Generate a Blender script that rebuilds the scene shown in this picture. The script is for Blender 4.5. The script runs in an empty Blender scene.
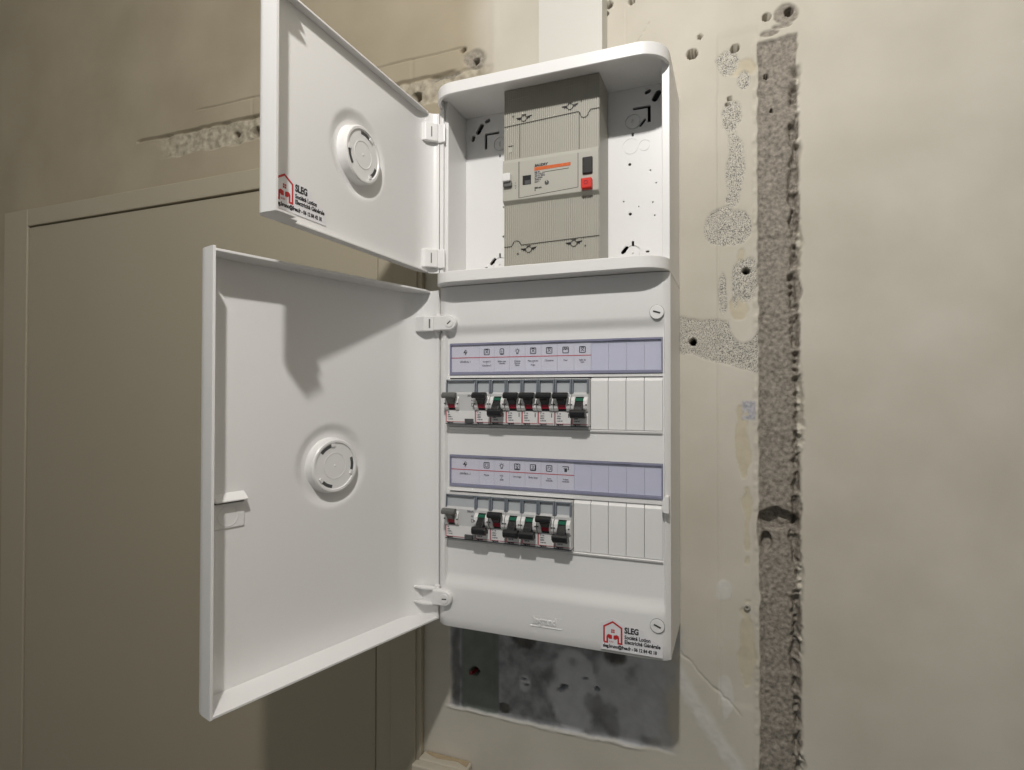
import bpy, bmesh, math, random
import numpy as np
from mathutils import Matrix, Vector
random.seed(7)
R = math.radians
sc = bpy.context.scene
col = sc.collection
H = 1.5                                    # eye height above the floor; everything below is built around the eye level

# ------------------------------------------------------------------ camera, light, exposure
LAMP = (0.130, -0.773, 0.675)
LAMP_W = 21.0
cam_d = bpy.data.cameras.new('camera'); cam = bpy.data.objects.new('camera', cam_d); col.objects.link(cam)
cam_d.sensor_fit = 'HORIZONTAL'; cam_d.sensor_width = 36.0; cam_d.lens = 578.43 / 1024 * 36.0
cam_d.clip_start = 0.02
yaw, pitch, roll = R(21.1813), R(0.6904), R(0.0673)
fw = Vector((-math.sin(yaw) * math.cos(pitch), math.cos(yaw) * math.cos(pitch), math.sin(pitch)))
rt = Vector((math.cos(yaw), math.sin(yaw), 0)); up = rt.cross(fw)
r2 = rt * math.cos(roll) + up * math.sin(roll); u2 = -rt * math.sin(roll) + up * math.cos(roll)
m = Matrix((r2, u2, -fw)).transposed().to_4x4(); m.translation = Vector((0.1794, -0.6671, -0.0005 + H))
cam.matrix_world = m
sc.camera = cam
wd = bpy.data.worlds.new('world'); sc.world = wd; wd.use_nodes = True
bg = wd.node_tree.nodes['Background']; bg.inputs[0].default_value = (0.84, 0.93, 1.0, 1); bg.inputs[1].default_value = 0.23
sc.view_settings.view_transform = 'Standard'; sc.view_settings.look = 'None'
sc.view_settings.exposure = 0.12; sc.view_settings.gamma = 1.0; sc.view_settings.use_curve_mapping = False
ld_ = bpy.data.lights.new('bulb_light', 'POINT'); ld_.energy = LAMP_W; ld_.color = (1.0, 0.97, 0.93); ld_.shadow_soft_size = 0.016
lo = bpy.data.objects.new('bulb_light', ld_); col.objects.link(lo); lo.location = (LAMP[0], LAMP[1], LAMP[2] + H)

# ------------------------------------------------------------------ materials
def mat(name, rgb, rough=0.5, noise=0.0, nscale=60.0, bump=0.0, bscale=200.0, spec=0.5, metal=0.0):
    """rgb in sRGB 0-255"""
    ma = bpy.data.materials.new(name); ma.use_nodes = True
    nt = ma.node_tree; b = nt.nodes['Principled BSDF']
    lin = [((c / 255 + 0.055) / 1.055) ** 2.4 if c > 10 else c / 255 / 12.92 for c in rgb]
    b.inputs['Base Color'].default_value = (*lin, 1); b.inputs['Roughness'].default_value = rough
    b.inputs['Specular IOR Level'].default_value = spec; b.inputs['Metallic'].default_value = metal
    tc = nt.nodes.new('ShaderNodeTexCoord')
    if noise:
        n = nt.nodes.new('ShaderNodeTexNoise'); n.inputs['Scale'].default_value = nscale; n.inputs['Detail'].default_value = 5
        nt.links.new(tc.outputs['Object'], n.inputs['Vector'])
        mx = nt.nodes.new('ShaderNodeMix'); mx.data_type = 'RGBA'
        mx.inputs[6].default_value = (*[max(0, c * (1 - noise)) for c in lin], 1)
        mx.inputs[7].default_value = (*[min(1, c * (1 + noise)) for c in lin], 1)
        nt.links.new(n.outputs['Fac'], mx.inputs[0]); nt.links.new(mx.outputs[2], b.inputs['Base Color'])
    if bump:
        n2 = nt.nodes.new('ShaderNodeTexNoise'); n2.inputs['Scale'].default_value = bscale; n2.inputs['Detail'].default_value = 3
        nt.links.new(tc.outputs['Object'], n2.inputs['Vector'])
        bp = nt.nodes.new('ShaderNodeBump'); bp.inputs['Strength'].default_value = bump; bp.inputs['Distance'].default_value = 0.001
        nt.links.new(n2.outputs['Fac'], bp.inputs['Height']); nt.links.new(bp.outputs[0], b.inputs['Normal'])
    return ma

M = {}
M['white'] = mat('white_plastic', (231, 230, 229), 0.36, 0.015, 9, 0.02, 500)
M['white2'] = mat('white_plastic_matt', (229, 228, 227), 0.5, 0.02, 30)
M['grey_ribbed'] = mat('breaker_grey_plastic', (166, 163, 152), 0.45, 0.05, 40)
M['grey_panel'] = mat('breaker_panel_grey', (174, 172, 162), 0.4, 0.02, 40)
M['seam'] = mat('seam_dark', (62, 60, 54), 0.7, 0.05, 100)
M['black'] = mat('black_plastic', (26, 26, 28), 0.35, 0.1, 100)
M['darkgrey'] = mat('dark_grey_plastic', (74, 75, 76), 0.42, 0.06, 100)
M['midgrey'] = mat('toggle_grey_plastic', (98, 98, 95), 0.42, 0.06, 100)
M['red'] = mat('red_plastic', (205, 44, 32), 0.35, 0.05, 100)
M['flag_red'] = mat('indicator_red', (150, 22, 44), 0.3, 0.05, 100)
M['flag_green'] = mat('indicator_green', (34, 100, 78), 0.3, 0.05, 100)
M['orange'] = mat('orange_print', (196, 90, 28), 0.5, 0.04, 100)
M['ink'] = mat('black_ink', (38, 36, 42), 0.6, 0.05, 100)
M['ink_blue'] = mat('grey_ink', (72, 70, 84), 0.6, 0.05, 100)
M['redink'] = mat('red_ink', (188, 40, 44), 0.5, 0.04, 100)
M['pink'] = mat('red_line_print', (196, 72, 84), 0.5, 0.04, 100)
M['mcb'] = mat('module_light_grey', (196, 196, 196), 0.42, 0.03, 120)
M['mcb_top'] = mat('module_blue_grey', (180, 184, 188), 0.45, 0.04, 120)
M['mcb_gap'] = mat('module_dark_edge', (112, 118, 126), 0.5, 0.04, 120)
M['mcb_white'] = mat('module_white', (222, 221, 220), 0.4, 0.02, 120)
M['paper'] = mat('label_paper', (224, 223, 234), 0.65, 0.015, 80)
M['paper2'] = mat('blank_label_paper', (214, 215, 232), 0.65, 0.015, 80)
M['holder'] = mat('label_holder_lilac', (134, 135, 158), 0.3, 0.04, 60)
M['sticker'] = mat('sticker_film', (228, 227, 230), 0.3, 0.01, 60)
M['duct'] = mat('trunking_white', (202, 200, 193), 0.42, 0.02, 12)
M['ceil'] = mat('ceiling_white', (226, 223, 216), 0.8, 0.03, 6)
M['floor'] = mat('screed_floor', (128, 122, 114), 0.8, 0.12, 8, 0.2, 60)
M['room'] = mat('room_wall_paint', (200, 197, 190), 0.75, 0.04, 5)
M['casing'] = mat('door_casing_paint', (176, 167, 147), 0.5, 0.03, 9)
M['leaf'] = mat('door_leaf_paint', (172, 163, 143), 0.5, 0.03, 6)
M['jbox'] = mat('old_box_cream', (196, 188, 172), 0.55, 0.08, 60, 0.1, 300)
M['jstain'] = mat('old_box_stain', (176, 158, 130), 0.7, 0.2, 90)
M['wire_red'] = mat('red_wire', (120, 20, 26), 0.4, 0.1, 100)
M['metal'] = mat('zinc_metal', (150, 146, 138), 0.35, 0.05, 200, metal=0.9)
M['cord'] = mat('cord_black', (40, 40, 40), 0.6, 0.05, 100)
M['dowel'] = mat('dowel_grey', (168, 164, 154), 0.5, 0.06, 100)
M['cavity'] = mat('dark_cavity', (44, 42, 40), 0.9, 0.1, 60)

def clear_mat():
    ma = bpy.data.materials.new('clear_cover_plastic'); ma.use_nodes = True; nt = ma.node_tree; nt.nodes.clear()
    out = nt.nodes.new('ShaderNodeOutputMaterial'); mx = nt.nodes.new('ShaderNodeMixShader')
    tr = nt.nodes.new('ShaderNodeBsdfTransparent'); tr.inputs[0].default_value = (0.975, 0.975, 0.985, 1)
    gl = nt.nodes.new('ShaderNodeBsdfGlossy'); gl.inputs['Roughness'].default_value = 0.12
    mx.inputs[0].default_value = 0.05
    nt.links.new(tr.outputs[0], mx.inputs[1]); nt.links.new(gl.outputs[0], mx.inputs[2])
    nt.links.new(mx.outputs[0], out.inputs[0]); return ma
M['clear'] = clear_mat()

def bulb_mat():
    ma = bpy.data.materials.new('bulb_glass'); ma.use_nodes = True; nt = ma.node_tree
    b = nt.nodes['Principled BSDF']; b.inputs['Base Color'].default_value = (1, 0.97, 0.92, 1)
    b.inputs['Emission Color'].default_value = (1, 0.95, 0.87, 1); b.inputs['Emission Strength'].default_value = 6.0
    return ma
M['bulb'] = bulb_mat()

# ------------------------------------------------------------------ mesh helpers
class MB:
    def __init__(s): s.v = []; s.f = []; s.mi = []
    def add(s, vs, fs, mi=0):
        o = len(s.v); s.v += [tuple(p) for p in vs]; s.f += [tuple(i + o for i in f) for f in fs]; s.mi += [mi] * len(fs); return s
    def box(s, x0, x1, y0, y1, z0, z1, mi=0):
        x0, x1 = sorted((x0, x1)); y0, y1 = sorted((y0, y1)); z0, z1 = sorted((z0, z1))
        vs = [(x, y, z) for z in (z0, z1) for y in (y0, y1) for x in (x0, x1)]
        return s.add(vs, [(0, 2, 3, 1), (4, 5, 7, 6), (0, 1, 5, 4), (2, 6, 7, 3), (0, 4, 6, 2), (1, 3, 7, 5)], mi)
    def prism(s, pts, axis, lo, hi, mi=0):
        """2D outline extruded: axis 'z': pts are (x,y); 'y': (x,z); 'x': (y,z)"""
        def p3(a, b, c): return {'z': (a, b, c), 'y': (a, c, b), 'x': (c, a, b)}[axis]
        n = len(pts)
        vs = [p3(a, b, lo) for a, b in pts] + [p3(a, b, hi) for a, b in pts]
        fs = [tuple(range(n - 1, -1, -1)), tuple(range(n, 2 * n))] + [(i, (i + 1) % n, n + (i + 1) % n, n + i) for i in range(n)]
        return s.add(vs, fs, mi)
    def ring(s, outer, inner, axis, lo, hi, mi=0, closed=True):
        def p3(a, b, c): return {'z': (a, b, c), 'y': (a, c, b), 'x': (c, a, b)}[axis]
        n = len(outer); vs = [p3(a, b, lo) for a, b in outer] + [p3(a, b, lo) for a, b in inner] + [p3(a, b, hi) for a, b in outer] + [p3(a, b, hi) for a, b in inner]
        fs = []; k = n if closed else n - 1
        for i in range(k):
            j = (i + 1) % n
            fs += [(i, j, n + j, n + i), (2 * n + i, 3 * n + i, 3 * n + j, 2 * n + j), (i, 2 * n + i, 2 * n + j, j), (n + i, n + j, 3 * n + j, 3 * n + i)]
        if not closed: fs += [(0, n, 3 * n, 2 * n), (n - 1, 3 * n - 1, 4 * n - 1, 2 * n - 1)]
        return s.add(vs, fs, mi)
    def lathe(s, prof, c, axis='y', seg=48, mi=0, cap=True):
        """prof: list of (radius, offset along axis)"""
        vs = []; n = len(prof)
        for k in range(seg):
            a = 2 * math.pi * k / seg
            for r, h in prof:
                if axis == 'y': vs.append((c[0] + r * math.cos(a), c[1] + h, c[2] + r * math.sin(a)))
                elif axis == 'z': vs.append((c[0] + r * math.cos(a), c[1] + r * math.sin(a), c[2] + h))
                else: vs.append((c[0] + h, c[1] + r * math.cos(a), c[2] + r * math.sin(a)))
        fs = []
        for k in range(seg):
            k2 = (k + 1) % seg
            for i in range(n - 1): fs.append((k * n + i, k2 * n + i, k2 * n + i + 1, k * n + i + 1))
        if cap: fs += [tuple(k * n for k in range(seg)), tuple(k * n + n - 1 for k in range(seg - 1, -1, -1))]
        return s.add(vs, fs, mi)
    def tube(s, pts, r, seg=10, mi=0):
        pts = [Vector(p) for p in pts]; vs = []; n = len(pts)
        for i, p in enumerate(pts):
            t = (pts[min(i + 1, n - 1)] - pts[max(i - 1, 0)]).normalized()
            a = t.cross(Vector((0, 0, 1))); a = a if a.length > 1e-4 else t.cross(Vector((1, 0, 0))); a.normalize(); b = t.cross(a)
            for k in range(seg):
                q = 2 * math.pi * k / seg; vs.append(p + a * r * math.cos(q) + b * r * math.sin(q))
        fs = [(i * seg + k, i * seg + (k + 1) % seg, (i + 1) * seg + (k + 1) % seg, (i + 1) * seg + k) for i in range(n - 1) for k in range(seg)]
        fs += [tuple(range(seg - 1, -1, -1)), tuple((n - 1) * seg + k for k in range(seg))]
        return s.add(vs, fs, mi)
    def stroke(s, pts, w, y0, y1, closed=False, mi=0):
        """flat polyline of width w in the x-z plane"""
        P = [Vector((a, b)) for a, b in pts]; n = len(P); L = []; Rr = []
        for i in range(n):
            a = P[(i - 1) % n] if closed or i else None; b = P[(i + 1) % n] if closed or i < n - 1 else None
            d1 = (P[i] - a).normalized() if a is not None else None; d2 = (b - P[i]).normalized() if b is not None else None
            d1 = d1 or d2; d2 = d2 or d1
            n1 = Vector((-d1.y, d1.x)); n2 = Vector((-d2.y, d2.x)); mm = (n1 + n2)
            mm = mm.normalized() if mm.length > 1e-6 else n1
            k = w / 2 / max(0.4, mm.dot(n1)); L.append(P[i] + mm * k); Rr.append(P[i] - mm * k)
        return s.ring([(p.x, p.y) for p in L], [(p.x, p.y) for p in Rr], 'y', y0, y1, mi, closed)
    def build(s, name, mats, parent=None, loc=(0, 0, 0), rotz=0.0, bevel=0.0, smooth=False, seg=2, angle=35):
        me = bpy.data.meshes.new(name); me.from_pydata(s.v, [], s.f)
        bm = bmesh.new(); bm.from_mesh(me); bm.faces.ensure_lookup_table()
        for i, f in enumerate(bm.faces): f.material_index = s.mi[i]
        bmesh.ops.recalc_face_normals(bm, faces=bm.faces)
        bm.to_mesh(me); bm.free()
        if not isinstance(mats, (list, tuple)): mats = [mats]
        for q in mats: me.materials.append(M[q])
        o = bpy.data.objects.new(name, me); col.objects.link(o); o.location = loc; o.rotation_euler = (0, 0, rotz)
        if parent: o.parent = parent
        if smooth:
            for p in me.polygons: p.use_smooth = True
            me.set_sharp_from_angle(angle=R(angle))
        if bevel:
            b = o.modifiers.new('bevel', 'BEVEL'); b.width = bevel; b.segments = seg; b.limit_method = 'ANGLE'; b.angle_limit = R(40); b.harden_normals = False
        return o

def bake(o, cutter=None):
    """apply modifiers (and an optional boolean cut) into plain mesh data"""
    if cutter:
        b = o.modifiers.new('cut', 'BOOLEAN'); b.operation = 'DIFFERENCE'; b.object = cutter; b.solver = 'EXACT'; b.use_self = True
    bpy.context.view_layer.update()
    dg = bpy.context.evaluated_depsgraph_get()
    me = bpy.data.meshes.new_from_object(o.evaluated_get(dg)); old = o.data; nm = old.name
    o.modifiers.clear(); o.data = me; bpy.data.meshes.remove(old); me.name = nm
    me.set_sharp_from_angle(angle=R(40))
    if cutter:
        cm = cutter.data; bpy.data.objects.remove(cutter); bpy.data.meshes.remove(cm)
    return o

def empty(name, loc=(0, 0, 0), rotz=0.0, parent=None):
    o = bpy.data.objects.new(name, None); col.objects.link(o); o.location = loc; o.rotation_euler = (0, 0, rotz); o.empty_display_size = 0.02
    if parent: o.parent = parent
    return o
def tag(o, label=None, cat=None, group=None, kind=None):
    if label: o['label'] = label
    if cat: o['category'] = cat
    if group: o['group'] = group
    if kind: o['kind'] = kind
    return o
def copy_tree(o, parent=None):
    c = o.copy(); col.objects.link(c); c.parent = parent
    for ch in list(o.children): copy_tree(ch, c)
    return c
def circle(cx, cz, r, n=32, a0=0, a1=360):
    full = abs(a1 - a0) >= 360
    return [(cx + r * math.cos(R(a0 + (a1 - a0) * i / (n if full else n - 1))), cz + r * math.sin(R(a0 + (a1 - a0) * i / (n if full else n - 1)))) for i in range(n)]
def rrect(x0, x1, z0, z1, r, n=5):
    pts = []
    for cx, cz, a in ((x1 - r, z1 - r, 0), (x0 + r, z1 - r, 90), (x0 + r, z0 + r, 180), (x1 - r, z0 + r, 270)):
        pts += [(cx + r * math.cos(R(a + 90 * i / n)), cz + r * math.sin(R(a + 90 * i / n))) for i in range(n + 1)]
    return pts
_tc = {}
def text(name, s, size, loc, m_, parent=None, align='LEFT', bold=0.0, sx=1.0, flip=False, spacing=1.0, shear=0.0):
    """lettering standing in the x-z plane facing -Y (flip: facing +Y)"""
    cu = bpy.data.curves.new(name, 'FONT'); cu.body = s; cu.size = size; cu.align_x = align; cu.extrude = 0.00006
    cu.offset = bold; cu.space_line = 0.85; cu.space_character = spacing; cu.shear = shear; cu.resolution_u = 3
    t = bpy.data.objects.new(name, cu); col.objects.link(t)
    bpy.context.view_layer.update()
    me = bpy.data.meshes.new_from_object(t.evaluated_get(bpy.context.evaluated_depsgraph_get()))
    bpy.data.objects.remove(t); bpy.data.curves.remove(cu)
    mt = Matrix.Rotation(R(90), 4, 'X') @ Matrix.Diagonal((sx, 1, 1, 1))
    if flip: mt = Matrix.Rotation(R(180), 4, 'Z') @ mt
    me.transform(mt); me.materials.clear(); me.materials.append(M[m_])
    o = bpy.data.objects.new(name, me); col.objects.link(o); o.location = loc
    if parent: o.parent = parent
    return o

# ------------------------------------------------------------------ the back wall: one relief surface
def make_wall():
    def lines(*segs):
        a = [np.arange(p, q, d) for p, q, d in segs]; return np.concatenate(a + [[segs[-1][1]]])
    X = lines((-0.75, -0.12, 0.0025), (-0.12, 0.028, 0.0035), (0.028, 0.115, 0.0012), (0.115, 0.262, 0.0011), (0.262, 0.5, 0.004))
    Z = lines((-0.60, -0.42, 0.004), (-0.42, 0.47, 0.0013), (0.47, 0.80, 0.004))
    gx, gz = np.meshgrid(X, Z)
    rng = np.random.default_rng(3)
    def vnoise(sc_, seed, octs=3):
        out = np.zeros_like(gx); amp = 1.0; tot = 0
        for o in range(octs):
            s = sc_ * 2 ** o; r = np.random.default_rng(seed + o * 17); T = r.random((256, 256))
            u = gx * s + 50.3; w = gz * s + 61.7; iu = np.floor(u).astype(int); iw = np.floor(w).astype(int); fu = u - iu; fv = w - iw
            fu = fu * fu * (3 - 2 * fu); fv = fv * fv * (3 - 2 * fv)
            a = T[iu % 256, iw % 256]; b = T[(iu + 1) % 256, iw % 256]; c = T[iu % 256, (iw + 1) % 256]; d = T[(iu + 1) % 256, (iw + 1) % 256]
            out += amp * ((a * (1 - fu) + b * fu) * (1 - fv) + (c * (1 - fu) + d * fu) * fv); tot += amp; amp *= 0.5
        return out / tot - 0.5
    n1 = vnoise(40, 1); n2 = vnoise(120, 5); n3 = vnoise(320, 9, 2); n4 = vnoise(14, 13)
    ss = lambda a, b, x: np.clip((x - a) / (b - a), 0, 1) ** 2 * (3 - 2 * np.clip((x - a) / (b - a), 0, 1))
    box = lambda x0, x1, z0, z1, e: ss(-e, e, np.minimum(np.minimum(gx - x0, x1 - gx), np.minimum(gz - z0, z1 - gz)))
    ell = lambda cx, cz, rx, rz, e=0.12, w=0.5: ss(1 + e, 1 - e, np.sqrt(((gx - cx) / rx) ** 2 + ((gz - cz) / rz) ** 2) + w * n1 + 0.35 * w * n2)
    h = 0.0006 * n4 + 0.00015 * n1                       # outward relief (towards the room)
    # cement-filled chase on the right
    wob = 0.004 * n1 + 0.003 * n2
    cem = ss(-0.0008, 0.0008, gx - 0.2015 + wob) * ss(-0.0008, 0.0008, 0.2405 - gx + 1.4 * wob) * ss(-0.0012, 0.0012, 0.3725 + 0.08 * (gx - 0.2) - gz + wob)
    h -= cem * (0.0030 + 0.0018 * n1 + 0.0016 * n2 + 0.0014 * n3)
    crk = ss(0.0060, 0.0008, np.abs(gx - 0.2375 + 0.010 * n1 + 0.006 * n2)) * ss(0.345, 0.33, gz) * ss(-0.28, 0.12, n2 + 0.25 * n4 + 0.02)
    h -= crk * 0.009
    cav = ell(0.219, -0.136, 0.021, 0.011, 0.2, 0.9) * cem
    h -= cav * (0.016 + 0.012 * n2)
    cav2 = ell(0.2085, -0.157, 0.006, 0.011, 0.2, 0.8); h -= cav2 * 0.010
    cem = np.maximum(cem, np.maximum(cav, cav2))
    for (cx, cz, rx, rz) in ((0.232, 0.399, 0.012, 0.011), (0.213, 0.381, 0.009, 0.003), (0.226, 0.386, 0.009, 0.002)):
        e_ = ell(cx, cz, rx, rz, 0.12, 0.9); h -= e_ * (0.002 + 0.002 * n2); cem = np.maximum(cem, e_ * 0.9)
    # rough torn edge of the plaster beside the chase
    edge = ss(0.006, 0.001, np.abs(gx - 0.2005 + 0.002 * n1)) * ss(0.385, 0.37, gz); h += edge * (0.0012 + 0.004 * np.maximum(n2, -0.1))
    # vertical joint and patched strip between joint and chase
    strip = ss(-0.0006, 0.0006, gx - 0.1615 + 0.0006 * n2) * ss(-0.001, 0.001, 0.2015 - gx) * ss(-0.34, -0.33, gz) * ss(0.395, 0.385, gz + 0.3 * n1 * 0.02)
    h -= strip * 0.0007
    h -= 0.0009 * ss(0.0012, 0.0004, np.abs(gx - 0.1615 + 0.0006 * n2)) * ss(-0.34, -0.33, gz) * ss(0.33, 0.32, gz)
    h -= 0.0006 * ss(0.0012, 0.0004, np.abs(gx - 0.0615)) * ss(0.30, 0.31, gz)
    # bare stippled render where the paint came off
    st = np.zeros_like(gx)
    for a in ((0.1655, 0.1790, 0.0195, 0.0215, .05, .28), (0.1810, 0.1760, 0.0155, 0.0190, .05, .6), (0.1760, 0.2080, 0.0065, 0.0075), (0.1800, 0.2440, 0.0100, 0.0330, .15, .9), (0.1760, 0.3000, 0.0090, 0.0150, .15, .9),
              (0.1895, 0.122, 0.0125, 0.0250, .12, .6), (0.1790, 0.118, 0.0035, 0.02, .2, .9), (0.1720, 0.359, 0.0120, 0.0150, .15, .8), (0.1880, 0.337, 0.0060, 0.0090), (0.1660, 0.108, 0.0040, 0.0200, .2, .9)):
        st = np.maximum(st, ell(*a))
    low = 0.048 - 0.34 * np.maximum(gx - 0.135, 0) + 0.006 * n1
    band = ss(-0.0008, 0.0008, gz - low + 0.006) * ss(-0.0015, 0.0015, 0.084 - 0.10 * (gx - 0.12) - gz + 0.01 * n1) * ss(-.001, .001, gx - 0.10) * ss(-.0008, .0008, 0.2015 - gx)
    keep = ell(0.187, 0.072, 0.014, 0.020, 0.06, 0.25)
    st = np.maximum(st, band * (1 - keep)); h -= st * (0.0009 + 0.0012 * n3)
    # filler smears of another tone
    tan = np.zeros_like(gx)
    for a in ((0.1845, 0.3500, 0.0140, 0.0085, .08, 1.3), (0.1850, 0.1450, 0.004, 0.010, .1, 1.2), (0.1830, 0.092, 0.007, 0.012, .1, 1.4), (0.1850, -0.045, 0.0075, 0.028, .08, 1.4), (0.1865, -0.078, 0.0055, 0.018, .08, 1.6), (0.1900, -0.14, 0.005, 0.040, .08, 1.8), (0.1870, -0.27, 0.007, 0.036, .1, 1.9)):
        tan = np.maximum(tan, ell(*a))
    h -= tan * 0.0006
    # grey dust patch
    dust = box(0.1852, 0.1985, -0.030, -0.010, 0.0012) * ss(-0.2, 0.1, n2 + 0.18)
    # white plaster smears at the lower right and edge chips
    dg = (gx - 0.1235) * 1.0 + (gz + 0.3291) * 0.70
    wht = 0.6 * ss(0.015, 0.004, np.abs(dg - 0.004 + 0.010 * n1 + 0.006 * n2)) * ss(0.116, 0.123, gx) * ss(-0.285, -0.30, gz)
    wht = np.maximum(wht, ell(0.166, -0.215, 0.007, 0.011, .15, 1.8) * 0.5)
    wht = np.maximum(wht, ell(0.168, -0.335, 0.006, 0.022, .15, 1.9) * 0.5)
    h += wht * (0.0006 + 0.0012 * n2)
    crack = ss(0.0011, 0.0004, np.abs((gz + 0.29) + 0.9 * (gx - 0.1216) + 0.012 * n1 + 0.006 * n2)) * ss(0.118, 0.122, gx) * ss(0.186, 0.18, gx); h -= crack * 0.0012
    # bare grey patch below the distribution board
    pb = -0.4015 + 0.006 * n1 + 0.003 * n2
    pat = ss(-0.0012, 0.0012, gz - pb) * ss(-0.002, 0.002, gx + 0.163 + 0.010 * n1) * ss(0.122, 0.085, gx + 0.03 * n1) * ss(-0.17, -0.2, gz)
    h -= pat * (0.0022 + 0.0006 * n2)
    lip = ss(0.0032, 0.0008, np.abs(gz - pb + 0.0018)) * ss(-0.175, -0.165, gx) * ss(0.09, 0.06, gx); h += lip * (0.0010 + 0.0035 * np.maximum(n2, -.15)); wht = np.maximum(wht, lip * 0.55)
    green = pat * ss(-0.001, 0.001, -0.0985 - gx) * ss(-0.001, 0.001, gx + 0.148)
    pale = pat * (1 - green) * np.maximum(ell(-0.002, -0.352, 0.030, 0.048, .1, .5), 0.75 * ell(0.058, -0.35, 0.034, 0.06, .2, .6))
    pale = np.maximum(pale, pat * 0.85 * ell(0.105, -0.34, 0.032, 0.09, .3, .6))
    pale = np.maximum(pale, pat * ell(-0.063, -0.357, 0.007, 0.009, .3, .4))
    dark = pat * np.maximum.reduce([ell(-0.066, -0.300, 0.016, 0.012, .2, .9), ell(0.047, -0.302, 0.014, 0.014, .2, .8), ell(-0.090, -0.392, 0.008, 0.006), ell(-0.157, -0.35, 0.006, 0.06, .3, .9) * 0.7, 0.5 * ss(0.08, 0.3, n1) * (1 - green)])
    h -= dark * 0.0012
    for gxv, gz0, gz1 in ((-0.148, -0.405, -0.25), (-0.0985, -0.405, -0.25)): h -= 0.0018 * ss(0.0016, 0.0006, np.abs(gx - gxv)) * ss(gz0, gz0 + .004, gz) * ss(gz1, gz1 - .004, gz)
    # chased band with old render, upper left
    zt = 0.4435
    h -= 0.0022 * ss(0.0014, 0.0004, np.abs(gz - zt + 0.0025 * n1)) * ss(-0.14, -0.15, gx) * ss(-0.62, -0.60, -np.abs(gx + 0.0))
    bnd = ss(-0.72, -0.64, gx + 0.08 * n1) * ss(-0.0015, 0.0015, gz - 0.378 + 0.006 * n1) * ss(-0.0015, 0.0015, 0.4145 - gz + 0.008 * n1) * ss(-0.10, -0.13, gx + 0.02 * n1)
    h -= bnd * (0.0020 + 0.006 * n1 + 0.004 * n2)
    h -= 0.004 * ss(0.0028, 0.001, np.abs(gz - 0.4145 + 0.004 * n1)) * ss(-0.155, -0.165, gx)
    bnd2 = ell(-0.131, 0.424, 0.015, 0.014, .12, .9); h -= bnd2 * (0.003 + 0.004 * n2)
    bnd3 = ell(-0.175, 0.4115, 0.022, 0.0028, .2, .5); h -= bnd3 * 0.004; cem = np.maximum(cem, np.maximum(bnd2 * 0.75, bnd3 * 0.8))
    for xx in (-0.222, -0.41, -0.50): h -= 0.001 * ss(0.0016, 0.0006, np.abs(gx - xx + 0.002 * n1)) * ss(0.405, 0.41, gz) * ss(0.447, 0.443, gz)
    # plaster ridge in the upper middle, hairline marks
    h += 0.0009 * ss(0.006, 0.001, np.abs(gx + 0.106 + 0.01 * n4 + 0.003 * n1)) * ss(0.36, 0.38, gz)
    mk = ss(0.0011, 0.0004, np.abs((gz - 0.4129) - 1.5 * (gx - 0.0826) + 0.004 * n2)) * ss(0.010, 0.008, np.abs(gx - 0.079)) * ss(-0.12, 0.1, n3); h -= mk * 0.002
    # drilled holes
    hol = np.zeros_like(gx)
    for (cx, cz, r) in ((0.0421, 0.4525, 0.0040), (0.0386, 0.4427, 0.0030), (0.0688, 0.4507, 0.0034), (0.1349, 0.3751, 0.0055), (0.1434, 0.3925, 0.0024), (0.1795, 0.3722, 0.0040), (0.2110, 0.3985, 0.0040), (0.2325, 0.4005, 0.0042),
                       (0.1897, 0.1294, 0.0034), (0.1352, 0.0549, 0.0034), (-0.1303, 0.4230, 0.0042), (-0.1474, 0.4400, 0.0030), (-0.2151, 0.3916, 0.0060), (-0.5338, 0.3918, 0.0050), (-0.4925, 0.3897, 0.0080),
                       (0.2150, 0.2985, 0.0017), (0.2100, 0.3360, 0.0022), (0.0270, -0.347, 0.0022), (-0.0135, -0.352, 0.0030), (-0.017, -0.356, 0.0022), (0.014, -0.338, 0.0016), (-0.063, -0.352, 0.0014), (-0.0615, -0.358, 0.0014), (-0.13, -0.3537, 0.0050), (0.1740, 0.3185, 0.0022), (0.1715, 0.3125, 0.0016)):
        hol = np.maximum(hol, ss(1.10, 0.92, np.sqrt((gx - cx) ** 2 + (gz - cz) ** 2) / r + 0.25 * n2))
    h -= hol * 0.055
    h = np.where((gx <= X[0]) | (gx >= X[-1]) | (gz <= Z[0]) | (gz >= Z[-1]), 0, h)
    tanp = ss(0.012, -0.050, gx + np.where(gz > 0.25, 0.106, 0.205) + 0.01 * n4 + 0.003 * n1)
    nx, nz = len(X), len(Z)
    co = np.stack([gx, -h, gz], -1).reshape(-1, 3)
    idx = np.arange(nx * nz).reshape(nz, nx)
    quads = np.stack([idx[:-1, :-1], idx[:-1, 1:], idx[1:, 1:], idx[1:, :-1]], -1).reshape(-1, 4)
    # the plain remainder of the wall around the relief
    WX0, WX1, WZ0, WZ1 = -1.7, 1.5, -H, 1.05
    bx = [WX0, X[0], X[-1], WX1]; bz = [WZ0, Z[0], Z[-1], WZ1]
    ev = []; ef = []
    for i in range(3):
        for j in range(3):
            if i == 1 and j == 1: continue
            o = len(co) + len(ev); ev += [(bx[i], 0, bz[j]), (bx[i + 1], 0, bz[j]), (bx[i + 1], 0, bz[j + 1]), (bx[i], 0, bz[j + 1])]; ef.append((o, o + 1, o + 2, o + 3))
    co = np.vstack([co, np.array(ev)]); quads = np.vstack([quads, np.array(ef)])
    me = bpy.data.meshes.new('wall_back'); me.vertices.add(len(co)); me.loops.add(quads.size); me.polygons.add(len(quads))
    me.vertices.foreach_set('co', co.astype(np.float32).ravel()); me.loops.foreach_set('vertex_index', quads.astype(np.int32).ravel())
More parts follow.
